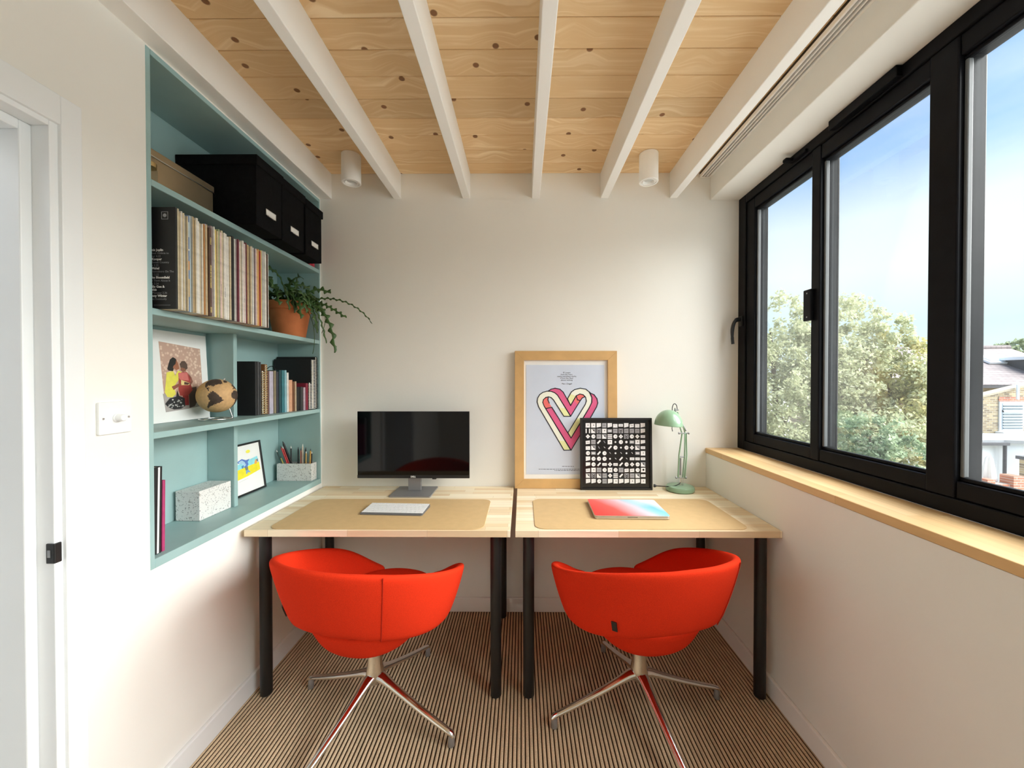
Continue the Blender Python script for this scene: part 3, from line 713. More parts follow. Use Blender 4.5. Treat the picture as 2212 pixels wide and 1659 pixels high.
Ay = [(568, 1200), (500, 1080), (585, 1085), (650, 1198)]
Ay2 = [(650, 770), (568, 770), (500, 660), (590, 668)]
Bc = [(308, 592), (318, 556), (345, 530), (378, 524), (372, 560), (388, 602), (420, 655), (345, 672), (325, 640)]
Bp = [(325, 640), (345, 672), (420, 655), (655, 1045), (765, 862), (880, 660), (912, 590), (912, 530), (885, 470), (940, 495), (975, 545), (985, 600), (970, 650), (905, 770), (655, 1200)]
Dw = [(612, 548), (660, 460), (700, 430), (770, 412), (840, 425), (890, 468), (912, 530), (908, 600), (880, 660), (655, 1045), (617, 978), (830, 620), (845, 575), (836, 530), (805, 495), (765, 486), (720, 508), (650, 632)]
Dy = [(617, 978), (730, 790), (790, 815), (655, 1045)]
Dy2 = [(612, 548), (650, 485), (715, 512), (650, 632)]
Cp = [(372, 450), (410, 425), (460, 412), (520, 425), (560, 462), (652, 632), (720, 508), (735, 560), (770, 570), (652, 768), (490, 500), (455, 470), (410, 452)]
Cc = [(720, 508), (765, 486), (805, 495), (830, 520), (795, 535), (770, 570), (735, 620), (690, 560)]
yq = .0106
halo = MB(); 
for nm, mt, pts, dy in (('ribbon_face', 'ribbon_pink', Bp, 0), ('ribbon_face', 'ribbon_coral', Bc, .0001), ('ribbon_face', 'ribbon_cream', Dw, .0002), ('ribbon_face', 'ribbon_yellow', Dy, .0003), ('ribbon_face', 'ribbon_yellow', Dy2, .0003),
                        ('ribbon_face', 'ribbon_pink', Cp, .0004), ('ribbon_face', 'ribbon_coral', Cc, .0005), ('ribbon_face', 'ribbon_cream', A, .0006), ('ribbon_face', 'ribbon_yellow', Ay, .0007), ('ribbon_face', 'ribbon_yellow', Ay2, .0007)):
    flat(nm, mt, pts, yq - dy, t)
ol = MB()
for pts in (A, Bp, Dw, Cp, Bc[:6], Cc[:6]): ribbon(ol, pts, .0052, yq - .0009, closed=len(pts) > 6)
ol.build('outline', 'ink', t, local=True)
tx = text_mb('If I create\nfrom the heart,\nnearly everything works;\nif from the head,\nalmost nothing.\n\nMarc Chagall', .0112, spacing=.95); tx.xf(Matrix.Translation((zx(605), yq - .0004, zz(222)))); tx.build('lettering', 'ink', t, local=True)
for xa, xb, y_ in ((545, 690, 1405), (258, 760, 1440), (450, 760, 1458)):
    mb = MB(); k = xa
    while k < xb:
        wdt = random.uniform(12, 34); mb.box(zx(k), zx(min(k + wdt, xb)), yq - .0003, yq, zz(y_ + 2.5), zz(y_ - 2.5)); k += wdt + 7
    mb.build('small_print', 'ink', t, local=True)

# --- black frame of small shapes
bw = .404
t = leaning('framed_print', 'square black framed print of many small white shapes', .329, .329 + bw, bw, 2.158, radians(2.4), .020, .012, 'black_plastic')
pm('print_black', (.012, .012, .013), .22, var=.1); pm('print_grey', (.36, .36, .38), .5, var=.15, scale=60); pm('print_white', (.86, .86, .87), .5, var=.01)
mb = MB(); mb.box(.011, bw - .011, .0085, .0105, .011, bw - .011); mb.build('print_sheet', 'print_black', t, local=True)
rows_ = ["ssqgqlwqrlq", "bpcsfgcgggq", "dogpzodcodw", "rgxksnohfst", "lpknxonodpw", "ofxonnnnnfs", "qooonnxnwww", "toxwdwxodop", "rsgosogrroS", "pcpgdzxcgpw", "qqogqsqqsqs"]
whm = MB(); grm = MB(); blm = MB()
x_in0, x_in1, z_in0, z_in1 = .028, bw - .034, .032, bw - .026
cw = (x_in1 - x_in0) / 11; chh = (z_in1 - z_in0) / 11
for r_ in range(11):
    for c_ in range(11):
        k = rows_[r_][c_]; cx_ = x_in0 + (c_ + .5) * cw; cz = z_in1 - (r_ + .5) * chh; h = cw * .405; y_ = .0083
        def poly(mb_, pts, y0=y_): mb_.add([(cx_ + a * h, y0, cz + b_ * h) for a, b_ in pts], [tuple(range(len(pts)))])
        def disc(mb_, rr, ox=0, oz=0, y0=y_, n=18): poly(mb_, [(ox + rr * cos(2 * pi * q / n), oz + rr * sin(2 * pi * q / n)) for q in range(n)], y0)
        sq = [(-1, -1), (1, -1), (1, 1), (-1, 1)]
        if k in 'sS': poly(whm, sq); (disc(blm, .45 if k == 'S' else .22, .1, .1, y_ - .0002))
        elif k == 'q': poly(whm, [(-1, -1), (1, -.55), (1, 1), (-1, 1)]); poly(grm, [(.25, -.2), (.32, -.2), (.32, .6), (.25, .6)], y_ - .0002)
        elif k == 'g': poly(grm, sq); poly(blm, [(-.6, .0), (.6, -.0), (.6, .1), (-.6, .1)], y_ - .0002)
        elif k == 'l': poly(whm, [(-1, -1), (1, -1), (1, .6), (-1, .6)]); poly(grm, [(-.6, .35), (.6, -.7), (.65, -.62), (-.55, .42)], y_ - .0002)
        elif k == 'w': poly(whm, [(-1, -.6), (1, -.6), (1, .6), (-1, .6)]); poly(grm, [(-.6, -.1), (.7, -.1), (.7, .15), (-.6, .15)], y_ - .0002)
        elif k == 'r': poly(whm, [(-.95, -1), (.95, -.8), (.9, .7), (-1, .5)]); poly(blm, [(-.6, -.15), (.6, -.15), (.6, 0), (-.6, 0)], y_ - .0002)
        elif k == 'b': poly(whm, [(-1, -1), (-.5, -1), (-.5, 1), (-1, 1)]); poly(whm, [(.5, -1), (1, -1), (1, 1), (.5, 1)])
        elif k == 'p': poly(grm, sq); poly(whm, [(-1, -1), (1, -1), (-.2, .2), (-1, 1)], y_ - .0002); disc(blm, .3, .2, .2, y_ - .0003)
        elif k == 'c': poly(grm, sq); poly(blm, [(-.7, .7), (0, .1), (.7, .7), (.7, .3), (0, -.3), (-.7, .3)], y_ - .0002); poly(blm, [(-.7, -.1), (0, -.6), (.7, -.1), (.7, -.4), (0, -.95), (-.7, -.4)], y_ - .0002)
        elif k == 'f': poly(grm, [(-1, -.7), (1, -.7), (1, .7), (-1, .7)]); poly(whm, [(-.7, -.2), (.7, -.2), (.7, .2), (-.7, .2)], y_ - .0002)
        elif k == 'd': poly(whm, [(0, -1), (1, 0), (0, 1), (-1, 0)]); poly(grm, [(-.4, -.1), (.4, -.1), (.4, .1), (-.4, .1)], y_ - .0002)
        elif k == 'o': disc(whm, .92); poly(grm, [(.0, -.2), (.45, -.2), (.45, .25), (.0, .25)], y_ - .0002)
        elif k == 'z':
            for q in (-1, -.25, .5): poly(whm, [(-1, q), (1, q), (1, q + .48), (-1, q + .48)])
        elif k == 'x': poly(whm, [(-.9, -.4), (-.4, -.9), (.9, .5), (.4, .95)])
        elif k == 'k': poly(grm, [(-.4, .5), (.2, -.5), (.45, -.4), (-.15, .6)])
        elif k == 'h': disc(whm, .55)
        elif k == 't': poly(whm, [(-1, -.8), (1, -.4), (1, .9), (-1, .9)])
        elif k == 'n': poly(whm, [(-.3, .35), (.3, -.25), (.42, -.12), (-.18, .48)] if (r_ + c_) % 2 else [(.4 * cos(2 * pi * q / 12), .4 * sin(2 * pi * q / 12)) for q in range(12)])
for nm, mb_, mt in (('white_shapes', whm, 'print_white'), ('grey_shapes', grm, 'print_grey'), ('dark_marks', blm, 'print_black')):
    o = mb_.build(nm, mt, t, local=True); o['kind'] = 'stuff'

# --- anglepoise lamp
lx, ly = .893, 2.155
t = thing('desk_lamp', 'pale green jointed desk lamp with a domed shade', 'lamp', (lx, ly, ZD + .001))
mb = MB(); mb.lathe([(0, 0), (.070, 0), (.075, .003), (.076, .018), (.071, .026), (.055, .029), (0, .030)], (lx - .008, ly, ZD + .001), 40); mb.build('base', 'lamp_green', t, smooth=40)
zb = ZD + .03
mb = MB(); mb.cyl((lx - .006, ly, zb), (lx - .006, ly, zb + .045), .0035, 10); mb.cyl((lx + .006, ly, zb), (lx + .006, ly, zb + .045), .0035, 10); mb.build('post', 'silver', t, smooth=40)
ju = Vector((.903, 2.150, 1.052)); jl = Vector((.890, 2.155, .802)); jh = Vector((.855, 2.128, 1.172))
for dx, dz in ((-.016, 0), (.010, 0), (.020, -.004)):
    mb = MB(); mb.tube([jl + Vector((dx, 0, dz)), jl.lerp(ju, .5) + Vector((dx * 1.2, 0, 0)), ju + Vector((dx * .6, 0, 0))], .0042, 8); mb.build('lower_arm', 'lamp_green', t, smooth=60)
for dx in (-.010, .008):
    mb = MB(); mb.tube([ju + Vector((dx - .0, .004, .002)), ju.lerp(jh, .55) + Vector((dx, 0, 0)), jh + Vector((dx * .3, 0, 0))], .0036, 8); mb.build('upper_arm', 'lamp_green', t, smooth=60)
mb = MB(); mb.tube([ju + Vector((.012, 0, .014)), ju + Vector((-.022, -.004, .070))], .005, 8); mb.build('spring', 'grey_alu', t, smooth=60)
mb = MB(); mb.tube([jl + Vector((-.004, 0, .015)), jl + Vector((-.003, 0, .11))], .0048, 8); mb.build('spring', 'grey_alu', t, smooth=60)
for jp, hw in ((jl, .024), (ju, .024), (jl.lerp(ju, .47), .013)):
    mb = MB(); mb.cyl(jp - Vector((hw, 0, 0)), jp + Vector((hw, 0, 0)), .0032, 10)
    for q in (-1, 1):
        if hw > .02: mb.cyl(jp + Vector((q * hw, 0, 0)), jp + Vector((q * (hw + .006), 0, 0)), .0062, 12)
    mb.build('pivot', 'grey_alu', t, smooth=40)
mb = MB(); prof = []
for k in range(11):
    a = k / 10 * pi / 2; prof.append((.074 * sin(a), .082 * cos(a)))
prof += [(.0745, -.004), (.0735, -.005), (.072, -.003)]
for k in range(10, -1, -1):
    a = k / 10 * pi / 2; prof.append((.0715 * sin(a), .079 * cos(a)))
mb.lathe(prof, (0, 0, 0), 40); mb.xf(Matrix.Translation((.807, 2.125, 1.103)) @ Matrix.Rotation(radians(4), 4, 'Y')); mb.build('shade', 'lamp_green', t, smooth=60)
mb = MB(); mb.tube([(.83, 2.128, 1.12), (.828, 2.127, 1.08), (.831, 2.126, 1.066)], .0028, 8); mb.build('switch_stalk', 'grey_alu', t, smooth=60)
mb = MB(); mb.lathe([(0, .07), (.014, .07), (.015, .045), (.026, .02), (.024, -.001), (.012, -.008), (0, -.009)], (.805, 2.125, 1.105), 20); mb.build('bulb', 'frosted', t, smooth=60)
mb = MB(); mb.tube(bez((.829, 2.128, 1.178), (.826, 2.128, 1.235), (.858, 2.128, 1.225), (.856, 2.128, 1.185), 14), .0022, 8); mb.build('wire', 'black_plastic', t, smooth=60)
mb = MB(); mb.cyl(jh + Vector((-.015, 0, .01)), jh + Vector((.008, 0, .012)), .004, 10); mb.cyl(jh + Vector((-.003, 0, -.012)), jh + Vector((-.012, -.002, .022)), .004, 10); mb.build('pivot', 'grey_alu', t, smooth=40)
# lamp flex to its inline plug behind the black frame
mb = MB(); mb.tube(bez((.885, 2.15, .775), (.850, 2.13, .752), (.80, 2.14, .7565), (.757, 2.168, .752), 16), .0026, 8); cb_ = mb.build('flex', 'black_plastic', t, smooth=60)
mb = MB(); mb.tube([(.757, 2.168, .752), (.750, 2.170, .752), (.742, 2.172, .752)], [.005, .009, .009], 10); mb.build('plug', 'black_plastic', cb_, smooth=40)

# cable and clip under the keyboard desk
mb = MB(); mb.tube(bez((-.605, 1.95, .690), (-.60, 1.95, .615), (-.53, 1.95, .618), (-.36, 1.95, .698), 24), .003, 8); cl = mb.build('cable', 'black_plastic', smooth=60)
tag(cl, 'thin black cable drooping under the keyboard desk', 'cable')
mb = MB(); mb.tube([(-.605, 1.95, .698), (-.605, 1.95, .680)], .007, 8); mb.build('plug', 'black_plastic', cl)
mb = MB(); mb.lathe([(0, 0), (.014, 0), (.019, .006), (.020, .014), (0, .014)], (-.735, 1.95, .687), 20); tag(mb.build('cable_clip', 'black_plastic', smooth=40), 'small round black clip under the keyboard desk front', 'clip')

# ================================================================== ON THE SHELVES
# records -----------------------------------------------------------
def colmat(col, rough=.7, var=.08, scale=40):
    key = 'tone_%02x%02x%02x' % tuple(int(max(0, min(1, c)) * 255) for c in col)
    if key not in MATS: pm(key, col, rough, var=var, scale=scale)
    return key
CRE = (.60, .51, .34); WHI = (.70, .68, .62); TAN = (.52, .38, .20); GRY = (.42, .42, .38); BLK = (.010, .010, .011); MAR = (.16, .03, .045); MAU = (.34, .27, .28)
YEL = (.74, .60, .20); ORA = (.56, .27, .10); BLU = (.13, .20, .36); SKY = (.45, .55, .58); LIL = (.48, .44, .55); BRN = (.10, .055, .035); RED = (.45, .05, .06); OCH = (.60, .42, .16); GRN = (.40, .46, .28); PIN = (.70, .52, .48)
CN = {CRE: 'cream', WHI: 'white', TAN: 'tan', GRY: 'grey', BLK: 'black', MAR: 'maroon', MAU: 'mauve', YEL: 'yellow', ORA: 'orange', BLU: 'dark blue', SKY: 'pale blue', LIL: 'lilac', BRN: 'dark brown', RED: 'red', OCH: 'ochre', GRN: 'pale green', PIN: 'pale pink'}
seq = [(BLK, 7), (CRE, 6), (CRE, 4), (WHI, 5), (TAN, 4), (CRE, 6), (GRY, 5), (CRE, 4), (BLU, 9), (SKY, 6), (GRY, 3), (TAN, 5), (CRE, 3), (WHI, 7), (WHI, 8), (CRE, 5), (WHI, 4), (TAN, 4), (ORA, 4), (CRE, 4), (LIL, 5), (TAN, 4), (BRN, 10), (MAU, 6), (WHI, 5), (YEL, 8), (CRE, 5), (GRN, 4), (PIN, 7), (CRE, 8), (WHI, 7), (CRE, 4), (WHI, 9), (WHI, 8), (CRE, 6), (BLK, 11), (GRY, 6), (WHI, 6), (MAU, 4), (MAR, 7), (WHI, 6), (CRE, 5), (WHI, 7), (RED, 5), (WHI, 8), (MAR, 5), (TAN, 7), (BRN, 6), (CRE, 6), (GRY, 5), (WHI, 6), (MAR, 5), (MAU, 6), (PIN, 5), (OCH, 6), (ORA, 8), (RED, 4), (YEL, 5), (GRY, 14), (WHI, 6), (WHI, 8), (BRN, 3), (WHI, 6)]
tot = sum(w for _, w in seq); y = 1.2335; span = 1.690 - y
def ordinal(n): return '%d%s' % (n, 'th' if 10 <= n % 100 <= 20 else {1: 'st', 2: 'nd', 3: 'rd'}.get(n % 10, 'th'))
first_lp = None
rnd = random.Random(5)
for i, (c, wd) in enumerate(seq):
    th = wd / tot * span; y0, y1 = y + .0006, y + th - .0006; y += th
    xf = -1.115 + rnd.uniform(-.006, .003); hh = .322 + rnd.uniform(-.008, .004)
    if i == 0: xf = -1.113; hh = .326
    z0 = Z2 + .0008
    mb = MB(); bend = rnd.uniform(-.0006, .0006) if i else 0
    # sleeve: slightly bowed card with a rounded spine
    q = min(.0016, (y1 - y0) * .3)
    sec = [(XB + .004, y0), (xf - q, y0), (xf, y0 + q), (xf, y1 - q), (xf - q, y1), (XB + .004, y1)]
    mb.prism(sec, 2, z0, z0 + hh)
    if i == 0: lab = 'black record sleeve with white track listing, first in the record row'
    elif i == 35: lab = 'thick black record sleeve halfway along the record row'
    elif i == 58: lab = 'thickest grey record sleeve near the plant end of the record row'
    elif i == 22: lab = 'dark brown record sleeve with yellow spine lettering in the record row'
    elif i == 25: lab = 'yellow record sleeve just right of the brown yellow-lettered one'
    else: lab = '%s record sleeve, %s from the left in the record row' % (CN[c], ordinal(i + 1))
    o = mb.build('record_sleeve', [colmat(c, .65, .14, 70)], base=((XB + xf) / 2, (y0 + y1) / 2, z0))
    tag(o, lab, 'record', 'records on the upper shelf')
    if i == 0: first_lp = (o, y0)
    if i == 22:
        for seg_, zoff in (('AMERICAN BLUES BAND', .10), ('STEREO', .255), ('SERIES', .012)):
            tx = text_mb(seg_, .0075, align='LEFT', bold=.0002); tx.xf(Matrix.Translation((xf + .0004, (y0 + y1) / 2 + .0028, z0 + zoff)) @ Matrix.Rotation(pi / 2, 4, 'Z') @ Matrix.Rotation(-pi / 2, 4, 'Y')); tx.build('lettering', colmat(YEL), o)
    if i == 8:
        for za, zb_, cc in ((.05, .11, TAN), (.14, .17, ORA), (.205, .210, WHI), (.25, .30, SKY)):
            mb = MB(); mb.box(xf, xf + .0004, y0 + .001, y1 - .001, z0 + za, z0 + zb_); mb.build('spine_picture', colmat(cc), o)
    if i in (30, 34, 43, 28):
        tx = text_mb({30: 'GREATEST HITS', 34: 'LIVE IN CONCERT', 43: 'THE BEST OF', 28: 'A COLLECTION OF'}[i], .0052, align='LEFT'); tx.xf(Matrix.Translation((xf + .0004, (y0 + y1) / 2 + .0022, z0 + .08)) @ Matrix.Rotation(pi / 2, 4, 'Z') @ Matrix.Rotation(-pi / 2, 4, 'Y')); tx.build('lettering', 'ink', o)
# cover lettering on the first sleeve (faces the room's near end)
o, y0 = first_lp
lines = [('nis Joplin', 1), ('Last Addicts to', 0), ('ter 4.22', 0), ('Kooper', 1), ('Sweet Country', 0), ('s 3.22', 0), ('Mahal', 1), ('Statesboro On The', 0), ('2 2.22', 0), ('ke Bloomfield', 1), ('I Think About It', 0), ('s 3.24', 0), ('llis Gee &', 1), ('this', 1), ('Monster 2.36', 0), ('nny Winter', 1), ('es Eventually', 0)]
zc_ = Z2 + .186
for s_, bold in lines:
    tx = text_mb(s_, .0102 if bold else .0090, align='LEFT', bold=.00045 if bold else 0); tx.xf(Matrix.Translation((-1.1905, y0 - .0006, zc_))); tx.build('lettering', 'paper' if bold else 'print_grey', o); zc_ -= .0098
mb = MB()
for q in (-1, 1): mb.box(-1.1475 + q * .010 - .0006, -1.1475 + q * .010 + .0006, y0 - .0007, y0 - .0003, Z2 + .288, Z2 + .312)
for q in (.288, .3115): mb.box(-1.1575, -1.1375, y0 - .0007, y0 - .0003, Z2 + q - .0006, Z2 + q + .0006)
mb.add([(-1.1475 + .006 * cos(a), y0 - .0006, Z2 + .300 + .006 * sin(a)) for a in [k * pi / 10 for k in range(20)]], [tuple(range(20))]); mb.build('emblem', 'print_grey', o)
mb = MB(); mb.box(-1.185, -1.132, y0 - .0007, y0 - .0003, Z2 + .012, Z2 + .0128); mb.build('emblem', 'print_grey', o)

# books -----------------------------------------------------------------
def book(y0, y1, xf, depth, h, z0, col, label, group, binding=None, lean=0.0, pages=True):
    t = thing('book' if not binding else 'notebook', label, 'book' if not binding else 'notebook', (xf - depth / 2, (y0 + y1) / 2, z0 + .0006), group=group)
    if lean: t.rotation_euler = (lean, 0, 0)
    def L_(mb): return mb.xf(Matrix.Translation((-(xf - depth / 2), -(y0 + y1) / 2, -(z0 + .0006))))
    bt = min(.0022, (y1 - y0) * .22); za = z0 + .0006
    cm = colmat(col, .55, .12, 50)
    mb = MB(); mb.box(xf - depth, xf - .001, y0, y0 + bt, za, za + h); mb.box(xf - depth, xf - .001, y1 - bt, y1, za, za + h)
    if binding is None:
        r = min(.003, (y1 - y0) * .3); mb.prism([(xf - .002, y0), (xf - r * .4, y0 + r * .2), (xf, y0 + r), (xf, y1 - r), (xf - r * .4, y1 - r * .2), (xf - .002, y1)], 2, za, za + h)
    L_(mb); mb.build('cover', cm, t, local=True, bevel=.0004, seg=1)
    mb = MB(); mb.box(xf - depth + .003, xf - .004, y0 + bt, y1 - bt, za + .003, za + h - .003); L_(mb); mb.build('pages', 'page_edge', t, local=True)
    if binding:
        mb = MB(); k = za + .006; rr = (y1 - y0) / 2 * .95
        while k < za + h - .005: mb.torus((xf - .002, (y0 + y1) / 2, k), rr, .0016, 12, 6); k += .0085
        L_(mb); rg = mb.build('wire_binding', binding, t, local=True, smooth=60); rg['kind'] = 'stuff'
    return t
GB = 'books on the divided shelf'
DK = (.009, .009, .010); LEA = (.30, .13, .045); TEAL = (.035, .17, .20); LTE = (.22, .42, .48); DTE = (.012, .055, .065); PEA = (.62, .33, .20); BEI = (.52, .40, .27)
book(1.796, 1.812, -1.250, .160, .254, Z3, DK, 'thick black book standing right of the divider', GB)
book(1.8125, 1.822, -1.249, .158, .254, Z3, (.05, .05, .052), 'charcoal book second right of the divider', GB)
book(1.8225, 1.832, -1.247, .155, .252, Z3, (.03, .03, .032), 'dark grey slim book third right of the divider', GB)
book(1.833, 1.851, -1.245, .15, .213, Z3, (.09, .045, .018), 'shorter brown wire-bound notebook', GB, 'brass')
book(1.8515, 1.867, -1.242, .15, .243, Z3, LEA, 'taller tan leather wire-bound notebook', GB, 'brass')
book(1.868, 1.877, -1.239, .15, .210, Z3, (.13, .05, .04), 'slim brown book left of the lilac one', GB)
book(1.8775, 1.906, -1.237, .15, .210, Z3, (.46, .43, .52), 'fat lilac cloth notebook beside the olive folder', GB)
book(1.9065, 1.920, -1.232, .14, .213, Z3, (.24, .20, .12), 'olive folder of loose papers between lilac and navy books', GB)
book(1.9205, 1.938, -1.230, .14, .209, Z3, (.025, .03, .045), 'navy book with a pen loop left of the teal books', GB)
book(1.9385, 1.955, -1.227, .15, .216, Z3, DTE, 'darkest of the three teal books', GB)
book(1.9555, 1.973, -1.224, .15, .216, Z3, TEAL, 'mid teal book with an elastic strap', GB)
book(1.9735, 1.988, -1.221, .15, .217, Z3, LTE, 'palest of the three teal books', GB)
book(1.9885, 2.001, -1.218, .14, .205, Z3, (.74, .72, .68), 'white slim book left of the peach one', GB)
book(2.0015, 2.030, -1.216, .12, .167, Z3, PEA, 'peach coloured small book right of the white one', GB)
book(2.0305, 2.0435, -1.212, .12, .159, Z3, (.16, .065, .025), 'dark brown small book right of the peach one', GB)
book(2.044, 2.0545, -1.209, .12, .159, Z3, BEI, 'beige small book with rough pages', GB)
book(2.055, 2.083, -1.207, .11, .129, Z3, DK, 'black small block-like book', GB)
book(2.0835, 2.104, -1.203, .11, .129, Z3, (.03, .03, .03), 'charcoal small book left of the lilac slim one', GB)
book(2.1045, 2.122, -1.199, .11, .126, Z3, (.42, .33, .38), 'slim lilac-pink small book', GB)
book(2.1225, 2.143, -1.196, .13, .149, Z3, (.22, .012, .035), 'maroon small book left of the white-wired notebook', GB)
book(2.146, 2.166, -1.193, .13, .154, Z3, DK, 'short black notebook with white wire binding', GB, 'paper')
book(2.168, 2.194, -1.189, .215, .284, Z3, DK, 'tall black sketchbook with white wire binding', GB, 'paper')
book(2.196, 2.2165, -1.184, .222, .299, Z3, DK, 'tallest black sketchbook against the alcove end', GB, 'black_plastic')
mb = MB(); mb.tube(bez((-1.29, 1.93, Z3 + .21), (-1.275, 1.928, Z3 + .245), (-1.245, 1.928, Z3 + .245), (-1.24, 1.93, Z3 + .209), 12), .0018, 6)
tag(mb.build('elastic_loop', 'black_plastic', smooth=60), 'thin black elastic loop standing up from the navy book', 'elastic loop')
# picture books left of the figures print
GL = 'thin books beside the figures print'
book(1.220, 1.229, -1.210, .19, .275, Z3, (.05, .055, .11), 'thin navy patterned book at the near end of the shelf', GL)
book(1.2295, 1.236, -1.208, .19, .262, Z3, (.80, .80, .78), 'thin white book between the navy and the teal-yellow one', GL)
t = book(1.2365, 1.250, -1.207, .19, .258, Z3, (.045, .17, .17), 'thin teal book with a yellow lower spine', GL)
mb = MB(); mb.box(-.006, .0005, -.0062, .0062, .001, .10); mb.xf(Matrix.Translation((.19 / 2, 0, 0))); mb.build('spine_band', colmat((.70, .60, .30)), t, local=True)
# books in the bottom left cell
GM = 'books at the near end of the bottom shelf'
t = book(1.222, 1.262, -1.196, .20, .285, Z0, DK, 'thick black book with white spine stripe at the bottom shelf end', GM, lean=radians(-1.5))
mb = MB(); mb.box(.0995, .1006, .004, .0105, .002, .283); mb.build('spine_stripe', 'paper', t, local=True)
book(1.266, 1.276, -1.196, .19, .236, Z0, (.42, .035, .14), 'slim magenta book leaning on the thick black book', GM, lean=radians(-1.0))
# red books beside the boxes on the top shelf
for k in range(3):
    book(2.128 + .021 * k, 2.147 + .021 * k, -1.176 - .002 * k, .19, .20, Z1, ((.55, .02, .05), (.45, .015, .04), (.60, .05, .08))[k], ('crimson book tucked right beside the end storage box', 'dark crimson book, middle of three behind the end box', 'bright red book nearest the alcove end on the top shelf')[k], 'red books on the top shelf')

# storage boxes ----------------------------------------------------------
for k, (y0, y1, xf) in enumerate(((1.573, 1.738, -1.086), (1.752, 1.926, -1.092), (1.952, 2.106, -1.098))):
    t = thing('storage_box', ('black lidded storage box beside the gold tin', 'middle black lidded storage box on the top shelf', 'black lidded storage box nearest the back wall')[k], 'storage box', ((XB + xf) / 2, (y0 + y1) / 2, Z1 + .0006), group='black storage boxes')
    mb = MB(); mb.box(XB + .004, xf, y0, y1, Z1 + .0006, 2.240); mb.build('body', 'black_card', t, bevel=.0012, seg=1)
    mb = MB(); mb.box(XB + .0015, xf + .007, y0 - .006, y1 + .006, 2.228, 2.268); mb.build('lid', 'black_card', t, bevel=.0015, seg=1)
    yc, zc2 = (y0 + y1) / 2 + .006, 2.062
    mb = MB()
    for q in ((yc - .033, yc + .033, zc2 - .013, zc2 - .010), (yc - .033, yc + .033, zc2 + .011, zc2 + .013), (yc - .033, yc - .031, zc2 - .01, zc2 + .011), (yc + .031, yc + .033, zc2 - .01, zc2 + .011)): mb.box(xf - .0002, xf + .003, *q)
    mb.box(xf, xf + .006, yc - .020, yc + .022, zc2 - .016, zc2 - .012)
    hd = mb.build('label_holder', 'silver', t)
    mb = MB(); mb.box(xf, xf + .0012, yc - .031, yc + .031, zc2 - .010, zc2 + .011); mb.build('card', 'paper', hd)
# gold tin and jar
t = thing('tin_box', 'gold coloured lidded tin on the top shelf', 'tin box', (-1.33, 1.39, Z1 + .0006))
mb = MB(); mb.box(-1.405, -1.252, 1.225, 1.560, Z1 + .0006, 2.108); mb.build('body', 'gold_tin', t, bevel=.004)
mb = MB(); mb.box(-1.408, -1.249, 1.222, 1.563, 2.106, 2.132); lidt = mb.build('lid', 'gold_tin', t, bevel=.004)
mb = MB(); mb.box(-1.2495, -1.2475, 1.222, 1.563, 2.104, 2.108); mb.build('rim', 'silver', lidt, bevel=.0006, seg=1)
t = thing('glass_jar', 'small clear glass jar with a gold lid before the tin', 'jar', (-1.212, 1.242, Z1 + .0006))
mb = MB(); mb.lathe([(0, .001), (.023, .001), (.026, .006), (.026, .045), (.022, .052), (.022, .056)], (-1.212, 1.242, Z1 + .0006), 28); mb.build('glass', 'jar_glass', t, smooth=50)
mb = MB(); mb.lathe([(.0225, .052), (.0245, .052), (.0245, .066), (.022, .068), (0, .068)], (-1.212, 1.242, Z1 + .0006), 28); mb.build('lid', 'brass', t, smooth=40)

# terrazzo -----------------------------------------------------------------
mb = MB(); mb.box(-1.402, -1.303, 1.541, 1.709, Z0 + .0006, Z0 + .121); tag(mb.build('terrazzo_block', 'terrazzo', bevel=.0015, seg=1), 'grey speckled terrazzo block in front of the lower divider', 'block')
t = thing('terrazzo_trough', 'speckled pale terrazzo trough holding pens', 'pen holder', (-1.288, 2.187, Z0 + .0006))
xa, xb, ya, yb2, zt_ = -1.387, -1.190, 2.160, 2.215, Z0 + .098
for nm, q in (('base', (xa, xb, ya, yb2, Z0 + .0006, Z0 + .008)), ('wall', (xa, xb, ya, ya + .007, Z0 + .008, zt_)), ('wall', (xa, xb, yb2 - .007, yb2, Z0 + .008, zt_)), ('wall', (xa, xa + .007, ya + .007, yb2 - .007, Z0 + .008, zt_)), ('wall', (xb - .007, xb, ya + .007, yb2 - .007, Z0 + .008, zt_))):
    mb = MB(); mb.box(*q); mb.build(nm, 'terrazzo', t, bevel=.0008, seg=1)
pens = [(-1.335, -1.402, .175, (.012, .035, .030), 'dark green pen leaning furthest left in the trough'), (-1.330, -1.385, .135, (.75, .66, .16), 'yellow pencil leaning left in the trough'), (-1.318, -1.378, .19, (.05, .20, .09), 'green pencil leaning left in the trough'),
        (-1.305, -1.378, .20, (.55, .025, .03), 'red pen leaning left in the trough'), (-1.300, -1.372, .195, (.60, .05, .05), 'second red pencil leaning left in the trough'), (-1.292, -1.376, .225, (.01, .01, .012), 'thick black marker leaning furthest up in the trough'),
        (-1.316, -1.318, .185, (.010, .010, .012), 'upright black pencil with a silver tip'), (-1.282, -1.281, .178, (.012, .012, .014), 'black pen left of the middle pens'), (-1.270, -1.269, .160, (.20, .20, .21), 'grey upright pen left of the reddish brown pencil'),
        (-1.262, -1.262, .172, (.35, .12, .08), 'reddish brown pencil among upright pens'), (-1.254, -1.256, .195, (.66, .56, .44), 'tallest pale wood pencil standing upright'), (-1.244, -1.243, .175, (.012, .012, .014), 'black pen right of the pale pencil'),
        (-1.232, -1.232, .155, (.52, .32, .10), 'ochre pencil standing upright'), (-1.215, -1.211, .168, (.60, .32, .05), 'orange pen at the far right of the trough'), (-1.210, -1.208, .150, (.02, .02, .022), 'black and white pen beside the orange pen')]
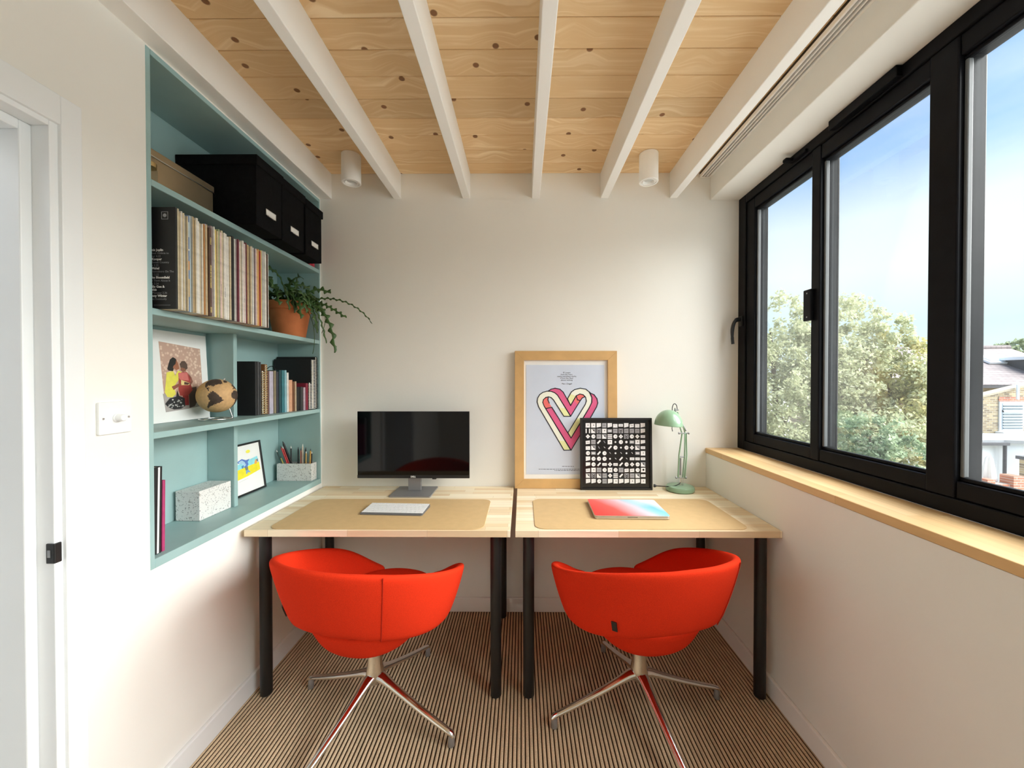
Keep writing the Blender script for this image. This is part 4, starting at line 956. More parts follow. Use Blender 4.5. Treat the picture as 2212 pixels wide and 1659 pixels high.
for k, (x0_, x1_, ln, cc, lab) in enumerate(pens):
    yy = 2.178 + .016 * ((k * 7) % 3) / 2; zb_ = Z0 + .0095
    p0 = Vector((x0_, yy, zb_)); p1 = Vector((x1_, yy + .004, zb_ + sqrt(max(0, ln ** 2 - (x1_ - x0_) ** 2))))
    r_ = .0058 if 'marker' in lab else .0036
    t = thing('pen', lab, 'pen', p0, group='pens in the terrazzo trough')
    d_ = (p1 - p0)
    mb = MB(); mb.tube([p0 + d_ * .02, p0 + d_ * .93], r_, 8); mb.build('barrel', colmat(cc, .4), t, smooth=60)
    mb = MB(); mb.tube([p0 + d_ * .93, p0 + d_ * 1.0], [r_ * .9, r_ * .35], 8); mb.build('tip', colmat((.72, .70, .66) if k % 2 == 0 else (.05, .05, .05), .4), t, smooth=60)

# figures print --------------------------------------------------------------
yl, yr_ = 1.385, 1.698; hP = .360; lean = atan2(.018, hP)
t = thing('unframed_print', 'unframed art print of two seated figures on a speckled ground', 'print', (-1.386, yl, Z3 + .001))
# local: x along the shelf (world +y), z up; rotate so local x -> world y
t.rotation_euler = Matrix(((0, -cos(lean), -sin(lean)), (1, 0, 0), (0, -sin(lean), cos(lean)))).to_euler()
pW = yr_ - yl
mb = MB(); mb.box(0, pW, -.0004, .0018, .0005, hP); mb.build('sheet', 'paper', t, local=True)
m, N, L, b = newmat('print_ground')
tc = N.new('ShaderNodeTexCoord'); vo = N.new('ShaderNodeTexVoronoi'); vo.inputs['Scale'].default_value = 75; L.new(tc.outputs['Object'], vo.inputs['Vector'])
l_ = N.new('ShaderNodeMapRange'); l_.inputs[1].default_value = .25; l_.inputs[2].default_value = .5; l_.inputs[3].default_value = 1; l_.inputs[4].default_value = 0; L.new(vo.outputs['Distance'], l_.inputs[0])
nz = N.new('ShaderNodeTexNoise'); nz.inputs['Scale'].default_value = 14; L.new(tc.outputs['Object'], nz.inputs['Vector'])
m_ = N.new('ShaderNodeMath'); m_.operation = 'MULTIPLY'; L.new(l_.outputs[0], m_.inputs[0]); L.new(nz.outputs['Fac'], m_.inputs[1])
mx_ = N.new('ShaderNodeMixRGB'); mx_.inputs[1].default_value = (.55, .36, .28, 1); mx_.inputs[2].default_value = (.95, .78, .62, 1); L.new(m_.outputs[0], mx_.inputs[0]); L.new(mx_.outputs[0], b.inputs['Base Color']); b.inputs['Roughness'].default_value = .7
def qx(X): return .090 + (X - 228) / (828 - 228) * .190
def qz(Y): return .316 - (Y - 245) / (1255 - 245) * .2715
art = [('print_ground', [(228, 245), (828, 300), (835, 1210), (600, 1245), (270, 1270)]), ((.42, .38, .36), [(245, 1000), (330, 1010), (600, 1100), (835, 1130), (830, 1215), (600, 1245), (270, 1270)]), ((.09, .06, .05), [(610, 930), (735, 905), (730, 1150), (690, 1215), (610, 1235)]),
       ((.020, .018, .016), [(345, 560), (365, 500), (410, 460), (450, 485), (462, 540), (420, 600), (400, 670), (340, 665), (322, 640)]), ((.34, .13, .07), [(455, 490), (480, 560), (492, 630), (450, 655), (400, 620), (410, 590), (440, 560)]),
       ((.80, .74, .10), [(310, 690), (400, 670), (425, 740), (470, 660), (520, 680), (470, 800), (400, 900), (420, 1010), (370, 1060), (300, 1050), (270, 980), (290, 850)]), ((.38, .055, .045), [(470, 700), (540, 680), (600, 680), (640, 760), (650, 880), (670, 960), (600, 1040), (480, 1040), (460, 950), (470, 830)]),
       ((.62, .17, .15), [(475, 690), (600, 690), (620, 810), (500, 800), (470, 770)]), ((.10, .06, .045), [(498, 560), (530, 515), (575, 510), (610, 560), (612, 620), (570, 660), (520, 640)]), ((.28, .11, .065), [(520, 610), (575, 625), (585, 670), (540, 680), (505, 650)]),
       ((.75, .60, .25), [(505, 800), (640, 850), (620, 880), (500, 880)]), ((.10, .04, .03), [(550, 830), (632, 850), (600, 875), (545, 870)]), ((.30, .10, .06), [(365, 900), (480, 850), (510, 870), (390, 950)]), ((.26, .10, .07), [(620, 700), (660, 760), (680, 830), (640, 880), (625, 860), (650, 820)]),
       ((.30, .03, .03), [(510, 1040), (600, 1040), (600, 1190), (545, 1190)]), ((.022, .022, .024), [(265, 1150), (330, 1070), (420, 1050), (440, 960), (460, 1040), (540, 1080), (540, 1200), (480, 1235), (380, 1240), (300, 1195)])]
for k, (cc, pts) in enumerate(art):
    mb = MB(); mb.prism([(qx(a), qz(b_)) for a, b_ in pts], 1, -.0006 - .00012 * k, -.0005 - .00012 * k); mb.build('art_shape', cc if isinstance(cc, str) else colmat(cc), t, local=True)
rr = random.Random(3); mb = MB()
for k in range(26):
    ax, az_ = rr.uniform(300, 520), rr.uniform(1090, 1210); rs = rr.uniform(5, 15)
    mb.add([(qx(ax + rs * cos(a)), -.0028, qz(az_ + rs * .9 * sin(a))) for a in [q * pi / 4 for q in range(8)]], [tuple(range(8))])
o = mb.build('skirt_dots', colmat((.5, .5, .48)), t, local=True); o['kind'] = 'stuff'

# child's picture in the black frame --------------------------------------------
t = thing('framed_drawing', "small black framed drawing of a blue fish on a yellow beach", 'picture', (-1.372, 1.800, Z0 + .001))
hF, wF = .252, .244; ln2 = atan2(.034, hF)
t.rotation_euler = Matrix(((0, -cos(ln2), -sin(ln2)), (1, 0, 0), (0, -sin(ln2), cos(ln2)))).to_euler()
rim = .009
for q in (((0, 0), (wF, 0), (wF - rim, rim), (rim, rim)), ((0, hF), (rim, hF - rim), (wF - rim, hF - rim), (wF, hF)), ((0, 0), (rim, rim), (rim, hF - rim), (0, hF)), ((wF, 0), (wF, hF), (wF - rim, hF - rim), (wF - rim, rim))):
    mb = MB(); mb.prism(q, 1, -.006, .006); mb.build('frame_bar', 'black_plastic', t, local=True, bevel=.0006, seg=1)
mb = MB(); mb.box(rim * .5, wF - rim * .5, 0, .003, rim * .5, hF - rim * .5); mb.build('sheet', 'paper', t, local=True)
def ux(X): return .046 + (X - 1112) / (1375 - 1112) * (.228 - .046)
def uz(Y): return .045 + (1160 - Y) / (1160 - 640) * .165
def blob(cx_, cy_, rx, ry, n=20): return [(cx_ + rx * cos(2 * pi * q / n), cy_ + ry * sin(2 * pi * q / n)) for q in range(n)]
dr = [((.30, .72, .80), [(1085, 830), (1200, 800), (1350, 755), (1358, 870), (1112, 900), (1085, 900)]), ((.85, .74, .03), [(1085, 905), (1230, 880), (1362, 858), (1365, 985), (1230, 1030), (1112, 1050), (1085, 1050)]), ((.88, .80, .10), blob(1262, 648, 22, 26)),
      ((.10, .20, .55), [(1145, 770), (1190, 740), (1230, 775), (1268, 770), (1245, 810), (1250, 850), (1235, 880), (1205, 885), (1195, 850), (1200, 815), (1150, 795)]), ((.40, .62, .80), [(1155, 775), (1190, 760), (1215, 800), (1225, 850), (1205, 870), (1195, 830), (1160, 795)]),
      ((.20, .22, .16), [(1208, 880), (1240, 878), (1240, 930), (1215, 935)]), ((.20, .40, .65), [(1215, 935), (1240, 932), (1262, 985), (1235, 970), (1212, 998)]), ((.08, .25, .45), [(1178, 850), (1200, 840), (1195, 885), (1182, 890)]), ((.80, .40, .10), [(1310, 850), (1330, 800), (1345, 820), (1340, 870), (1315, 880)]), ((.15, .18, .25), [(1330, 820), (1352, 800), (1350, 850)]), ((.80, .35, .15), [(1100, 880), (1125, 870), (1130, 960), (1110, 1020), (1100, 960)])]
for k, (cc, pts) in enumerate(dr):
    mb = MB(); mb.prism([(ux(a), uz(b_)) for a, b_ in pts], 1, -.0010 - .00012 * k, -.0008 - .00012 * k); mb.build('drawing_shape', colmat(cc), t, local=True)
mb = MB(); k = 1140
while k < 1230: mb.box(ux(k), ux(k + 9), -.0012, -.0008, uz(1080 - (k - 1140) * .15), uz(1077 - (k - 1140) * .15)); k += 13
mb.build('caption', 'print_grey', t, local=True)

# globe --------------------------------------------------------------------------
gc = Vector((-1.285, 1.612, Z3 + .101)); gr = .0700
t = thing('globe', 'small cork coloured globe with dark continents on a chrome ring', 'globe', (gc.x, gc.y, Z3 + .0006))
pm('cork', (.58, .36, .165), .7, var=.10, scale=90); pm('land', (.055, .035, .024), .75, var=.25, scale=60)
lands = [[(-168, 66), (-150, 70), (-125, 70), (-95, 73), (-80, 70), (-65, 60), (-56, 52), (-66, 44), (-75, 38), (-81, 30), (-80, 25), (-84, 30), (-97, 27), (-97, 19), (-88, 21), (-87, 16), (-83, 10), (-78, 8), (-84, 9), (-95, 16), (-106, 22), (-115, 31), (-124, 40), (-125, 49), (-140, 59), (-160, 57)],
         [(-78, 8), (-72, 12), (-60, 9), (-50, 2), (-35, -6), (-39, -15), (-48, -27), (-58, -36), (-66, -45), (-70, -54), (-75, -48), (-72, -30), (-71, -18), (-81, -5)],
         [(-17, 15), (-16, 25), (-6, 35), (10, 37), (32, 31), (43, 12), (51, 11), (40, -3), (40, -16), (32, -28), (20, -35), (14, -22), (9, 0), (5, 5), (-8, 5)],
         [(-9, 37), (-9, 43), (0, 47), (-4, 55), (5, 60), (10, 63), (25, 71), (60, 68), (60, 40), (30, 38), (20, 40), (12, 44), (3, 42)], [(-55, 60), (-45, 60), (-22, 70), (-20, 80), (-45, 83), (-65, 78)], [(60, 68), (100, 76), (140, 72), (175, 68), (150, 58), (135, 45), (122, 38), (121, 30), (108, 18), (100, 8), (95, 18), (80, 10), (72, 20), (60, 25)], [(-10, 51), (-5, 50), (1, 52), (-3, 58), (-6, 57)]]
def inside(p, poly):
    x_, y_ = p; c_ = False; n = len(poly)
    for i in range(n):
        a, b_ = poly[i], poly[(i + 1) % n]
        if (a[1] > y_) != (b_[1] > y_) and x_ < (b_[0] - a[0]) * (y_ - a[1]) / (b_[1] - a[1]) + a[0]: c_ = not c_
    return c_
mb = MB(); NLo, NLa = 150, 75
for i in range(NLa + 1):
    la = -pi / 2 + pi * i / NLa
    for j in range(NLo): lo = 2 * pi * j / NLo - pi; mb.v.append((gr * cos(la) * cos(lo), gr * cos(la) * sin(lo), gr * sin(la)))
jit = random.Random(8)
for i in range(NLa):
    for j in range(NLo):
        p = (360 * (j + .5) / NLo - 180 + jit.uniform(-1.5, 1.5), 180 * (i + .5) / NLa - 90 + jit.uniform(-1.5, 1.5))
        mb.mi = 1 if any(inside(p, q) for q in lands) else 0
        mb.face((i * NLo + j, i * NLo + (j + 1) % NLo, (i + 1) * NLo + (j + 1) % NLo, (i + 1) * NLo + j))
# turn lon -50 towards the room, tip the pole
vd = Vector((1.29, -1.62, 0)); ang = atan2(vd.y, vd.x)
tilt = Matrix.Rotation(radians(-20), 4, Vector((vd.x, vd.y, 0)).normalized())
mb.xf(Matrix.Translation(gc) @ tilt @ Matrix.Rotation(ang + radians(56), 4, 'Z')); mb.build('ball', ['cork', 'land'], t, smooth=180)
mb = MB(); mb.torus((gc.x - .005, gc.y, Z3 + .0040), .056, .0032, 40, 8); mb.build('ring_foot', 'chrome', t, smooth=180)
mb = MB(); mb.tube([(gc.x + .038, gc.y + .036, Z3 + .004), (gc.x + .030, gc.y + .028, Z3 + .045)], .003, 8); mb.build('stem', 'chrome', t, smooth=60)
ax_ = (tilt @ Vector((0, 0, 1))); mb = MB(); mb.tube([gc + ax_ * gr * .98, gc + ax_ * (gr + .008)], .0028, 8); mb.build('pin', 'chrome', t, smooth=60)

# potted fishbone cactus --------------------------------------------------------------
pc = Vector((-1.247, 2.060, Z2 + .0006))
t = thing('potted_cactus', 'trailing fishbone cactus in a terracotta pot', 'potted plant', pc)
mb = MB(); mb.lathe([(0, 0), (.074, 0), (.0755, .002), (.098, .138), (.104, .139), (.1065, .180), (.104, .182), (.097, .182), (.092, .150), (0, .150)], pc, 48); mb.build('pot', 'terracotta', t, smooth=35)
mb = MB(); mb.lathe([(.093, .158), (.05, .162), (0, .164)], pc, 32); mb.build('soil', 'soil', t, smooth=60)
def stem(pts, w0, w1, teeth, nrm, start=0.0):
    """flat zig-zag stem: alternating rounded lobes left and right of a midrib"""
    P = [Vector(p) for p in pts]; n = len(P); mb = MB(); Ls = []
    for i, p in enumerate(P):
        f = i / (n - 1); tv = (P[min(i + 1, n - 1)] - P[max(i - 1, 0)]).normalized(); sd_ = tv.cross(Vector(nrm))
        if sd_.length < 1e-4: sd_ = tv.cross(Vector((0, 1, .3)))
        sd_.normalize(); wv = w0 + (w1 - w0) * f
        ph = (f * teeth) % 1
        lobe = .20 + .80 * max(0, 1 - abs(ph - .25) / .29) ** .75; lobe2 = .20 + .80 * max(0, 1 - abs(ph - .75) / .29) ** .75
        if f < start: lobe = lobe2 = .18
        if f > .96: lobe *= .6; lobe2 *= .6
        Ls.append((p + sd_ * wv * lobe, p, p - sd_ * wv * lobe2))
    for a, b_, c_ in Ls: mb.v += [tuple(a), tuple(b_), tuple(c_)]
    for i in range(n - 1):
        mb.face((3 * i, 3 * i + 1, 3 * i + 4, 3 * i + 3)); mb.face((3 * i + 1, 3 * i + 2, 3 * i + 5, 3 * i + 4))
    return mb.build('stem', 'cactus', t, smooth=60, solid=.0022)
top = pc + Vector((0, 0, .165))
def at(x_, y_, z_): return (x_, y_, z_)
# long arching one reaching over the wall
stem(bez(top + Vector((.05, .0, 0)), (-1.13, 2.06, 1.80), (-.93, 2.08, 1.83), (-.815, 2.09, 1.655), 130), .013, .006, 14, (0, 1, 0), .12)
spec = [((-1.10, 2.075, 1.80), (-1.04, 2.08, 1.74), (-.955, 2.09, 1.688), 9, .013), ((-1.12, 2.04, 1.80), (-1.075, 2.04, 1.72), (-1.045, 2.05, 1.545), 9, .013), ((-1.12, 2.06, 1.78), (-1.02, 2.06, 1.74), (-1.005, 2.06, 1.495), 9, .017),
        ((-1.14, 2.02, 1.79), (-1.09, 2.02, 1.73), (-1.085, 2.03, 1.60), 8, .016), ((-1.17, 2.10, 1.86), (-1.12, 2.12, 1.86), (-1.06, 2.13, 1.83), 5, .018), ((-1.20, 2.05, 1.90), (-1.21, 2.05, 1.92), (-1.17, 2.06, 1.89), 5, .02),
        ((-1.15, 1.98, 1.82), (-1.13, 1.95, 1.76), (-1.12, 1.945, 1.66), 6, .016), ((-1.22, 1.97, 1.86), (-1.18, 1.93, 1.82), (-1.165, 1.92, 1.70), 7, .016), ((-1.25, 1.95, 1.84), (-1.22, 1.90, 1.80), (-1.20, 1.90, 1.72), 6, .016),
        ((-1.28, 1.96, 1.90), (-1.30, 1.88, 1.90), (-1.30, 1.83, 1.80), 7, .017), ((-1.30, 1.98, 1.93), (-1.35, 1.92, 1.93), (-1.37, 1.85, 1.84), 7, .016), ((-1.24, 2.00, 1.91), (-1.27, 1.95, 1.94), (-1.30, 1.90, 1.89), 6, .016),
        ((-1.31, 2.05, 1.88), (-1.36, 2.03, 1.89), (-1.38, 1.99, 1.82), 6, .016), ((-1.19, 2.12, 1.83), (-1.14, 2.15, 1.80), (-1.10, 2.16, 1.70), 6, .017), ((-1.16, 2.08, 1.83), (-1.11, 2.09, 1.80), (-1.09, 2.10, 1.70), 6, .017),
        ((-1.20, 2.00, 1.85), (-1.15, 1.99, 1.84), (-1.115, 2.0, 1.74), 6, .018), ((-1.26, 2.10, 1.88), (-1.24, 2.14, 1.90), (-1.20, 2.17, 1.86), 5, .017), ((-1.21, 1.96, 1.80), (-1.17, 1.95, 1.80), (-1.145, 1.96, 1.73), 5, .018), ((-1.23, 2.02, 1.88), (-1.20, 2.0, 1.89), (-1.17, 1.98, 1.84), 5, .02), ((-1.17, 2.05, 1.81), (-1.13, 2.06, 1.83), (-1.10, 2.07, 1.77), 6, .018)]
for k, (a, b_, c_, te, wv) in enumerate(spec):
    st_ = top + Vector(((a[0] - pc.x) * .45, (a[1] - pc.y) * .45, 0))
    stem(bez(st_, a, b_, c_, 84), wv * 1.5, wv * 1.15, te, (1, .25 * ((k % 3) - 1), .2) if k % 2 else (.35, -1, .15), .15)
rp = random.Random(14)
for k in range(16):
    an = rp.uniform(-2.6, .9); out_ = rp.uniform(.10, .17); dx_, dy_ = cos(an), sin(an)
    up_ = rp.uniform(.04, .11); dn = rp.uniform(-.06, .06)
    q1 = Vector((pc.x + dx_ * out_ * .5, pc.y + dy_ * out_ * .5, top.z + up_)); q2 = Vector((pc.x + dx_ * out_, pc.y + dy_ * out_, top.z + up_ * .9)); q3 = Vector((pc.x + dx_ * out_ * 1.08, pc.y + dy_ * out_ * 1.05, top.z + dn))
    for q in (q1, q2, q3): q.y = min(q.y, 2.19); q.x = max(q.x, -1.395)
    stem(bez(top + Vector((dx_ * .03, dy_ * .03, 0)), q1, q2, q3, 60), .022, .017, rp.choice((4, 5, 6)), (dy_ * .8, -dx_ * .8, .5) if k % 2 else (dx_, dy_, .4), .12)
for a, b_, c_ in (((-1.10, 2.03, 1.77), (-1.085, 2.04, 1.68), (-1.098, 2.06, 1.60)), ((-1.13, 2.03, 1.76), (-1.085, 2.05, 1.62), (-1.13, 2.07, 1.49)), ((-1.06, 2.06, 1.76), (-1.03, 2.06, 1.70), (-1.075, 2.06, 1.60))):
    mb = MB(); mb.tube(bez(top + Vector((.05, -.01, 0)), a, b_, c_, 24), .0016, 6); mb.build('aerial_stem', 'cactus', t, smooth=60)

# ================================================================== OUTSIDE THE WINDOW
GZ = -3.4
mb = MB(); mb.box(1.6, 90, -60, 90, GZ - .2, GZ); o = mb.build('ground', 'ground'); o['kind'] = 'structure'
rt = random.Random(21)
def tree(name, label, base, blobs, nleaf, leaf, mat, group, trunk=.18):
    t = thing(name, label, 'tree', base, group=group)
    mb = MB(); vs = []; fs = []
    wts = [b[3] * b[4] for b in blobs]; tw = sum(wts)
    for (cx_, cy_, cz, rx, rz), wv in zip(blobs, wts):
        # each crown lobe is broken into smaller sprays
        nsp = max(14, int(110 * wv / tw * len(blobs) / 2))
        per = max(3, int(nleaf * wv / tw / nsp))
        for _ in range(nsp):
            u = rt.uniform(-.75, 1); a = rt.uniform(0, 2 * pi); q = sqrt(max(0, 1 - u * u)); rr = rt.uniform(.72, 1.06)
            sx, sy, sz = cx_ + rx * rr * q * cos(a), cy_ + rx * rr * q * sin(a), cz + rz * rr * u
            sr = rt.uniform(.16, .30) * min(rx, 1.3)
            for _ in range(per):
                d = Vector((rt.gauss(0, 1), rt.gauss(0, 1), rt.gauss(0, .8))); d = d / max(d.length, .1) * sr * rt.uniform(.3, 1.05)
                c = Vector((sx, sy, sz)) + d
                n_ = (Vector((rt.gauss(0, .7), rt.gauss(0, .7), rt.uniform(.1, 1)))).normalized()
                e1 = n_.orthogonal().normalized(); e1 = Matrix.Rotation(rt.uniform(0, 6.28), 3, n_) @ e1; e2 = n_.cross(e1)
                s_ = leaf * rt.uniform(.6, 1.3); o0 = len(vs)
                vs += [tuple(c - e1 * s_), tuple(c + e2 * s_ * .55 + n_ * s_ * .12), tuple(c + e1 * s_), tuple(c - e2 * s_ * .55 + n_ * s_ * .12)]
                fs.append((o0, o0 + 1, o0 + 2, o0 + 3))
    mb.add(vs, fs)
    off = Vector(base); me = bpy.data.meshes.new('foliage'); me.from_pydata([(a - off.x, b_ - off.y, c - off.z) for a, b_, c in mb.v], [], mb.f); me.materials.append(M(mat)); me.update()
    fo = bpy.data.objects.new('foliage', me); C.objects.link(fo); fo.parent = t; fo['kind'] = 'stuff'
    top_ = max(blobs, key=lambda b: b[2]); mb = MB(); bz = Vector(base)
    mb.tube([bz, bz + Vector((.1, 0, (top_[2] - bz.z) * .4)), Vector((top_[0], top_[1], top_[2]))], [trunk, trunk * .75, trunk * .2], 10); mb.build('trunk', 'bark', t, smooth=60)
    for (cx_, cy_, cz, rx, rz) in blobs:
        st_ = bz + Vector((.1, 0, (top_[2] - bz.z) * .4)); en = Vector((cx_, cy_, cz))
        mb = MB(); mb.tube(bez(st_, st_ + Vector((0, 0, .6)), en - Vector((0, 0, .4)), en, 8), [trunk * .5 * (1 - .1 * q) for q in range(9)], 6); mb.build('branch', 'bark', t, smooth=60)
    return t
# positions chosen in the garden beyond the window: x east, y north
tree('broadleaf_tree', 'pale green tree with a tall rounded crown nearest the window jamb', (8.3, 12.6, GZ), [(8.1, 12.6, 2.9, 1.15, 1.15), (7.0, 12.2, 1.7, 1.2, 1.2), (9.0, 12.4, 1.8, 1.3, 1.3), (8.0, 11.9, .4, 1.7, 1.3), (6.9, 11.6, -.9, 1.3, 1.2), (8.6, 11.4, -1.2, 1.5, 1.2), (7.7, 11.3, -2.2, 1.6, 1.0), (6.6, 12.0, .2, 1.2, 1.2), (7.4, 11.0, -1.6, 1.2, 1.2), (6.4, 11.2, -2.0, 1.2, 1.0), (7.8, 12.0, 1.2, 1.4, 1.2)], 30000, .060, 'leaf_pale', 'garden trees')
tree('broadleaf_tree', 'highest pale green tree in the middle window light', (10.3, 12.2, GZ), [(9.9, 12.3, 2.95, 1.15, 1.1), (10.9, 12.2, 2.5, 1.0, 1.0), (9.2, 11.9, 1.6, 1.3, 1.2), (10.7, 11.8, 1.1, 1.5, 1.3), (9.6, 11.3, -.3, 1.5, 1.2), (10.9, 11.3, -.8, 1.4, 1.2), (9.8, 10.9, -1.8, 1.4, 1.1)], 30000, .060, 'leaf_pale', 'garden trees')
tree('broadleaf_tree', 'shorter yellow-green tree just left of the thick mullion', (11.3, 11.9, GZ), [(11.3, 11.9, 1.75, 1.0, .95), (11.7, 11.8, .9, .9, 1.0), (10.9, 11.5, .2, 1.2, 1.1), (11.4, 11.4, -.6, .9, 1.1), (10.8, 11.0, -1.1, 1.0, 1.0)], 20000, .060, 'leaf_yellow', 'garden trees')
tree('ivy_shrub', 'darker green leafy shrub low beneath the yellow-green tree', (8.3, 8.9, GZ), [(8.1, 9.0, .0, .55, .6), (8.5, 8.9, -.5, .6, .7), (7.8, 8.8, -1.0, .7, .8), (8.4, 8.6, -1.6, .65, .8), (7.9, 8.4, -2.3, .8, .7)], 11000, .050, 'leaf_green', 'garden shrubs', .08)
for k, (cx_, cy_, rz_, lab) in enumerate(((36.4, 28.5, 1.2, 'distant tree crown above the roof ridge next to the mullion'), (41.3, 29.5, 1.7, 'broad distant tree crown above the middle of the roof ridge'), (46.2, 30, 1.5, 'distant tree crown above the roof at the right edge'))):
    tree('far_tree', lab, (cx_, cy_, GZ), [(cx_, cy_, 3.0, 1.6, rz_), (cx_ + .9, cy_, 2.7, 1.2, rz_ * .8), (cx_ - .9, cy_, 2.6, 1.2, rz_ * .8)], 2600, .2, 'leaf_far', 'trees behind the roofs', .3)

# brick house with hipped roof
hx = thing('brick_house', 'yellow brick house with hipped brown tile roof outside the window', 'house', (21.5, 19.5, GZ))
mb = MB(); mb.box(17.3, 27, 18.2, 25, GZ, 1.15); mb.build('main_wall', 'stock_brick', hx)
# main roof: two slopes meeting at a hip
r1, r2 = Vector((17.2, 22.0, 3.0)), Vector((28, 22.0, 3.15))
mb = MB(); mb.add([(16.9, 17.9, 1.10), (27.6, 17.9, 1.05), (27.6, 22.0, 3.1), (17.0, 22.0, 3.0)], [(0, 1, 2, 3)]); mb.add([(16.9, 26.0, 1.1), (27.6, 26.0, 1.05), (27.6, 22.0, 3.1), (17.0, 22.0, 3.0)], [(0, 1, 2, 3)]); rf = mb.build('roof', 'roof_tile', hx, solid=.12)
mb = MB(); mb.tube([(20.1, 17.95, 1.18), (24.8, 21.9, 3.15)], .11, 6); mb.build('hip_ridge', 'lead', rf)
mb = MB(); mb.tube([(21.6, 19.5, 1.95), (21.2, 18.2, 1.40)], .07, 6); mb.build('flashing', 'far_trim', rf)
mb = MB(); mb.tube([(17.0, 22.0, 3.05), (27.6, 22.0, 3.2)], .12, 8); mb.build('ridge_tiles', 'roof_tile', rf)
mb = MB(); mb.box(16.9, 27.6, 17.78, 17.9, .98, 1.10); mb.build('gutter', 'far_dark', hx)
mb = MB(); mb.add([(24.0, 19.9, 2.22), (25.3, 19.9, 2.20), (25.3, 20.7, 2.62), (24.0, 20.7, 2.64)], [(0, 1, 2, 3)]); mb.build('roof_window', 'far_trim', hx, solid=.1)
mb = MB(); mb.add([(24.15, 19.98, 2.34), (25.15, 19.98, 2.32), (25.15, 20.6, 2.65), (24.15, 20.6, 2.67)], [(0, 1, 2, 3)]); mb.build('roof_light_glass', 'blind', hx, solid=.02)
mb = MB(); mb.box(24.9, 27.5, 18.6, 20.0, 1.2, 2.35); mb.build('dormer', 'far_dark', hx); mb = MB(); mb.box(24.7, 27.6, 18.4, 20.1, 2.35, 2.5); mb.build('dormer_fascia', 'far_trim', hx)
# rear wing nearer the window, lean-to verge rising to the right
mb = MB(); mb.prism([(18.75, GZ), (24.5, GZ), (24.5, 2.0), (18.75, .58)], 1, 16.0, 16.25); mb.build('rear_wing', 'stock_brick', hx)
mb = MB(); mb.prism([(18.55, .55), (24.5, 2.02), (24.5, 2.10), (18.55, .63)], 1, 15.88, 16.3); mb.build('coping', 'coping_stone', hx); mb = MB(); mb.box(18.8, 24.4, 16.25, 18.2, GZ, .2); mb.build('wing_body', 'stock_brick', hx)
mb = MB(); mb.prism([(16.3, GZ), (18.75, GZ), (18.75, .50), (16.3, .50)], 1, 16.9, 18.2); mb.build('side_wing', 'stock_brick', hx)
mb = MB(); mb.add([(16.2, 16.75, .45), (18.75, 16.75, .45), (18.75, 18.2, 1.15), (16.2, 18.2, 1.15)], [(0, 1, 2, 3)]); mb.build('side_roof', 'roof_tile', hx, solid=.1)
mb = MB(); mb.box(16.2, 18.75, 16.66, 16.76, .38, .47); mb.build('gutter', 'far_dark', hx)
mb = MB(); mb.cyl((18.65, 16.8, -1.6), (18.65, 16.8, .45), .05, 8); mb.build('drainpipe', 'far_dark', hx)
mb = MB(); mb.cyl((20.2, 15.8, .55), (20.2, 15.8, 1.15), .045, 8); mb.build('vent_pipe', 'far_trim', hx)
# sash window in the rear wing
wx0, wx1, wz0, wz1 = 19.78, 20.56, -.72, .40
sw = None
mb = MB(); mb.box(wx0 - .1, wx1 + .1, 15.96, 16.02, wz0 - .05, wz1 + .06); sw = mb.build('window', 'far_trim', hx)
mb = MB(); mb.box(wx0, wx1, 15.93, 15.97, wz0, wz1); mb.build('blind', 'blind', sw)
for k in range(9):
    z_ = wz0 + .06 + k * (wz1 - wz0 - .1) / 9; mb = MB(); mb.box(wx0, wx1, 15.905, 15.935, z_, z_ + .05); mb.build('slat', 'far_glass', sw)
mb = MB(); mb.box(wx0, wx1, 15.89, 15.96, (wz0 + wz1) / 2 + .18, (wz0 + wz1) / 2 + .27); mb.build('meeting_rail', 'far_trim', sw)
mb = MB(); mb.box(wx0 - .25, wx1 + .25, 15.7, 16.0, wz0 - .28, wz0 - .05); mb.build('sill', 'far_trim', sw, bevel=.03)
mb = MB(); mb.box(wx0 - .12, wx1 + .12, 15.97, 16.01, wz1 + .06, wz1 + .26); mb.build('lintel', 'red_brick', sw)

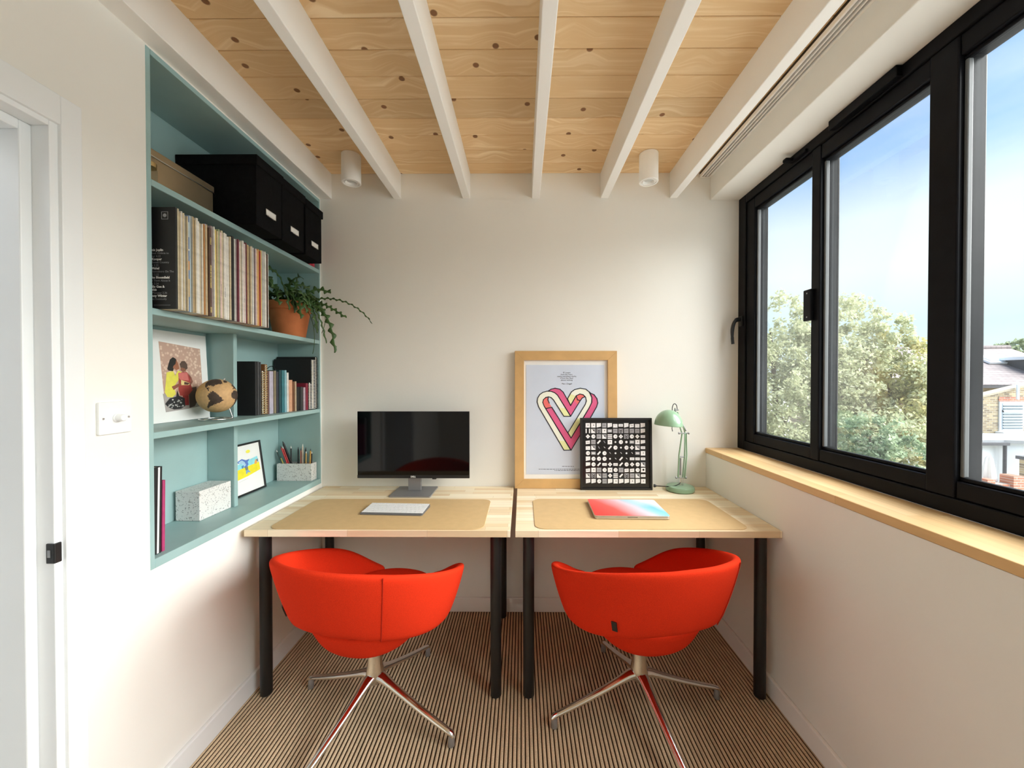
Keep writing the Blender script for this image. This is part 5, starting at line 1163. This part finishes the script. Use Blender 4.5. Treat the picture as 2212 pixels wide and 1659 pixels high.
# white flat-roofed extension
ex = thing('white_extension', 'white rendered flat-roofed extension in front of the brick house', 'house extension', (17, 14.8, GZ))
mb = MB(); mb.prism([(14.6, 14.0), (17.2, 14.0), (18.3, 13.6), (20.3, 13.6), (20.3, 15.60), (14.6, 15.60)], 2, GZ, -.92); mb.build('wall', 'render_white', ex)
mb = MB(); mb.prism([(14.45, 13.85), (17.25, 13.85), (18.3, 13.5), (20.4, 13.5), (20.4, 15.62), (14.45, 15.62)], 2, -.92, -.80); mb.build('roof', 'felt_roof', ex)
mb = MB(); mb.box(14.45, 17.3, 13.72, 13.85, -.98, -.88); mb.build('gutter', 'far_dark', ex)
mb = MB(); mb.cyl((17.28, 13.85, GZ), (17.28, 13.85, -.95), .05, 8); mb.build('drainpipe', 'far_dark', ex)
def exwin(x0, x1, z0, z1, bars):
    mb = MB(); mb.box(x0, x1, 13.93, 14.01, z0, z1); f = mb.build('window', 'far_trim', ex)
    zb_ = z0 + .05
    for fr in bars:
        ze = z0 + (z1 - z0) * fr - .03; mb = MB(); mb.box(x0 + .06, x1 - .06, 13.915, 13.935, zb_, ze); mb.build('pane', 'far_glass', f); zb_ = ze + .07
exwin(16.18, 16.56, -1.85, -1.18, (.62, .97)); exwin(15.2, 15.95, -3.0, -1.05, (.36, .68, .97))

# garden wall
gw = thing('garden_wall', 'low red brick garden wall with a crenellated top', 'wall', (14.5, 11.6, GZ))
mb = MB(); mb.box(11.5, 14.55, 11.5, 11.72, GZ, -1.75); mb.build('wall', 'red_brick', gw)
for k in range(6): mb = MB(); mb.box(11.6 + k * .45, 11.83 + k * .45, 11.5, 11.72, -1.75, -1.62); mb.build('merlon', 'red_brick', gw)
mb = MB(); mb.box(14.52, 14.82, 11.42, 11.76, GZ, -1.50); mb.build('pier', 'red_brick', gw)
# closed parasol
pa = thing('parasol', 'closed white garden parasol in front of the white extension', 'parasol', (14.36, 11.9, GZ))
mb = MB(); mb.cyl((14.36, 11.9, GZ), (14.36, 11.9, -1.0), .025, 8); mb.build('pole', 'bark', pa)
mb = MB(); n = 24; prof = [(.02, -.98), (.07, -1.05), (.10, -1.25), (.13, -1.5), (.155, -1.72), (.13, -1.80), (.05, -1.82)]
for r_, z_ in prof:
    for j in range(n): a = 2 * pi * j / n; q = r_ * (1 + .18 * cos(a * 6)); mb.v.append((14.36 + q * cos(a), 11.9 + q * sin(a), z_))
for i in range(len(prof) - 1):
    for j in range(n): mb.face((i * n + j, i * n + (j + 1) % n, (i + 1) * n + (j + 1) % n, (i + 1) * n + j))
mb.build('canopy', 'parasol_cloth', pa, smooth=60)
# dark shed at the far right
shd = thing('shed', 'dark brick outbuilding at the right edge beyond the garden wall', 'outbuilding', (17.5, 11.6, GZ))
mb = MB(); mb.box(15.42, 18.8, 11.4, 12.0, GZ, -1.1); mb.build('wall', 'stock_brick', shd); mb = MB(); mb.box(15.9, 16.8, 11.34, 11.41, GZ, -1.35); mb.build('door', 'far_dark', shd); mb = MB(); mb.box(15.36, 18.9, 11.3, 12.05, -1.1, -1.0); mb.build('roof', 'far_dark', shd)
bpy.context.view_layer.update()
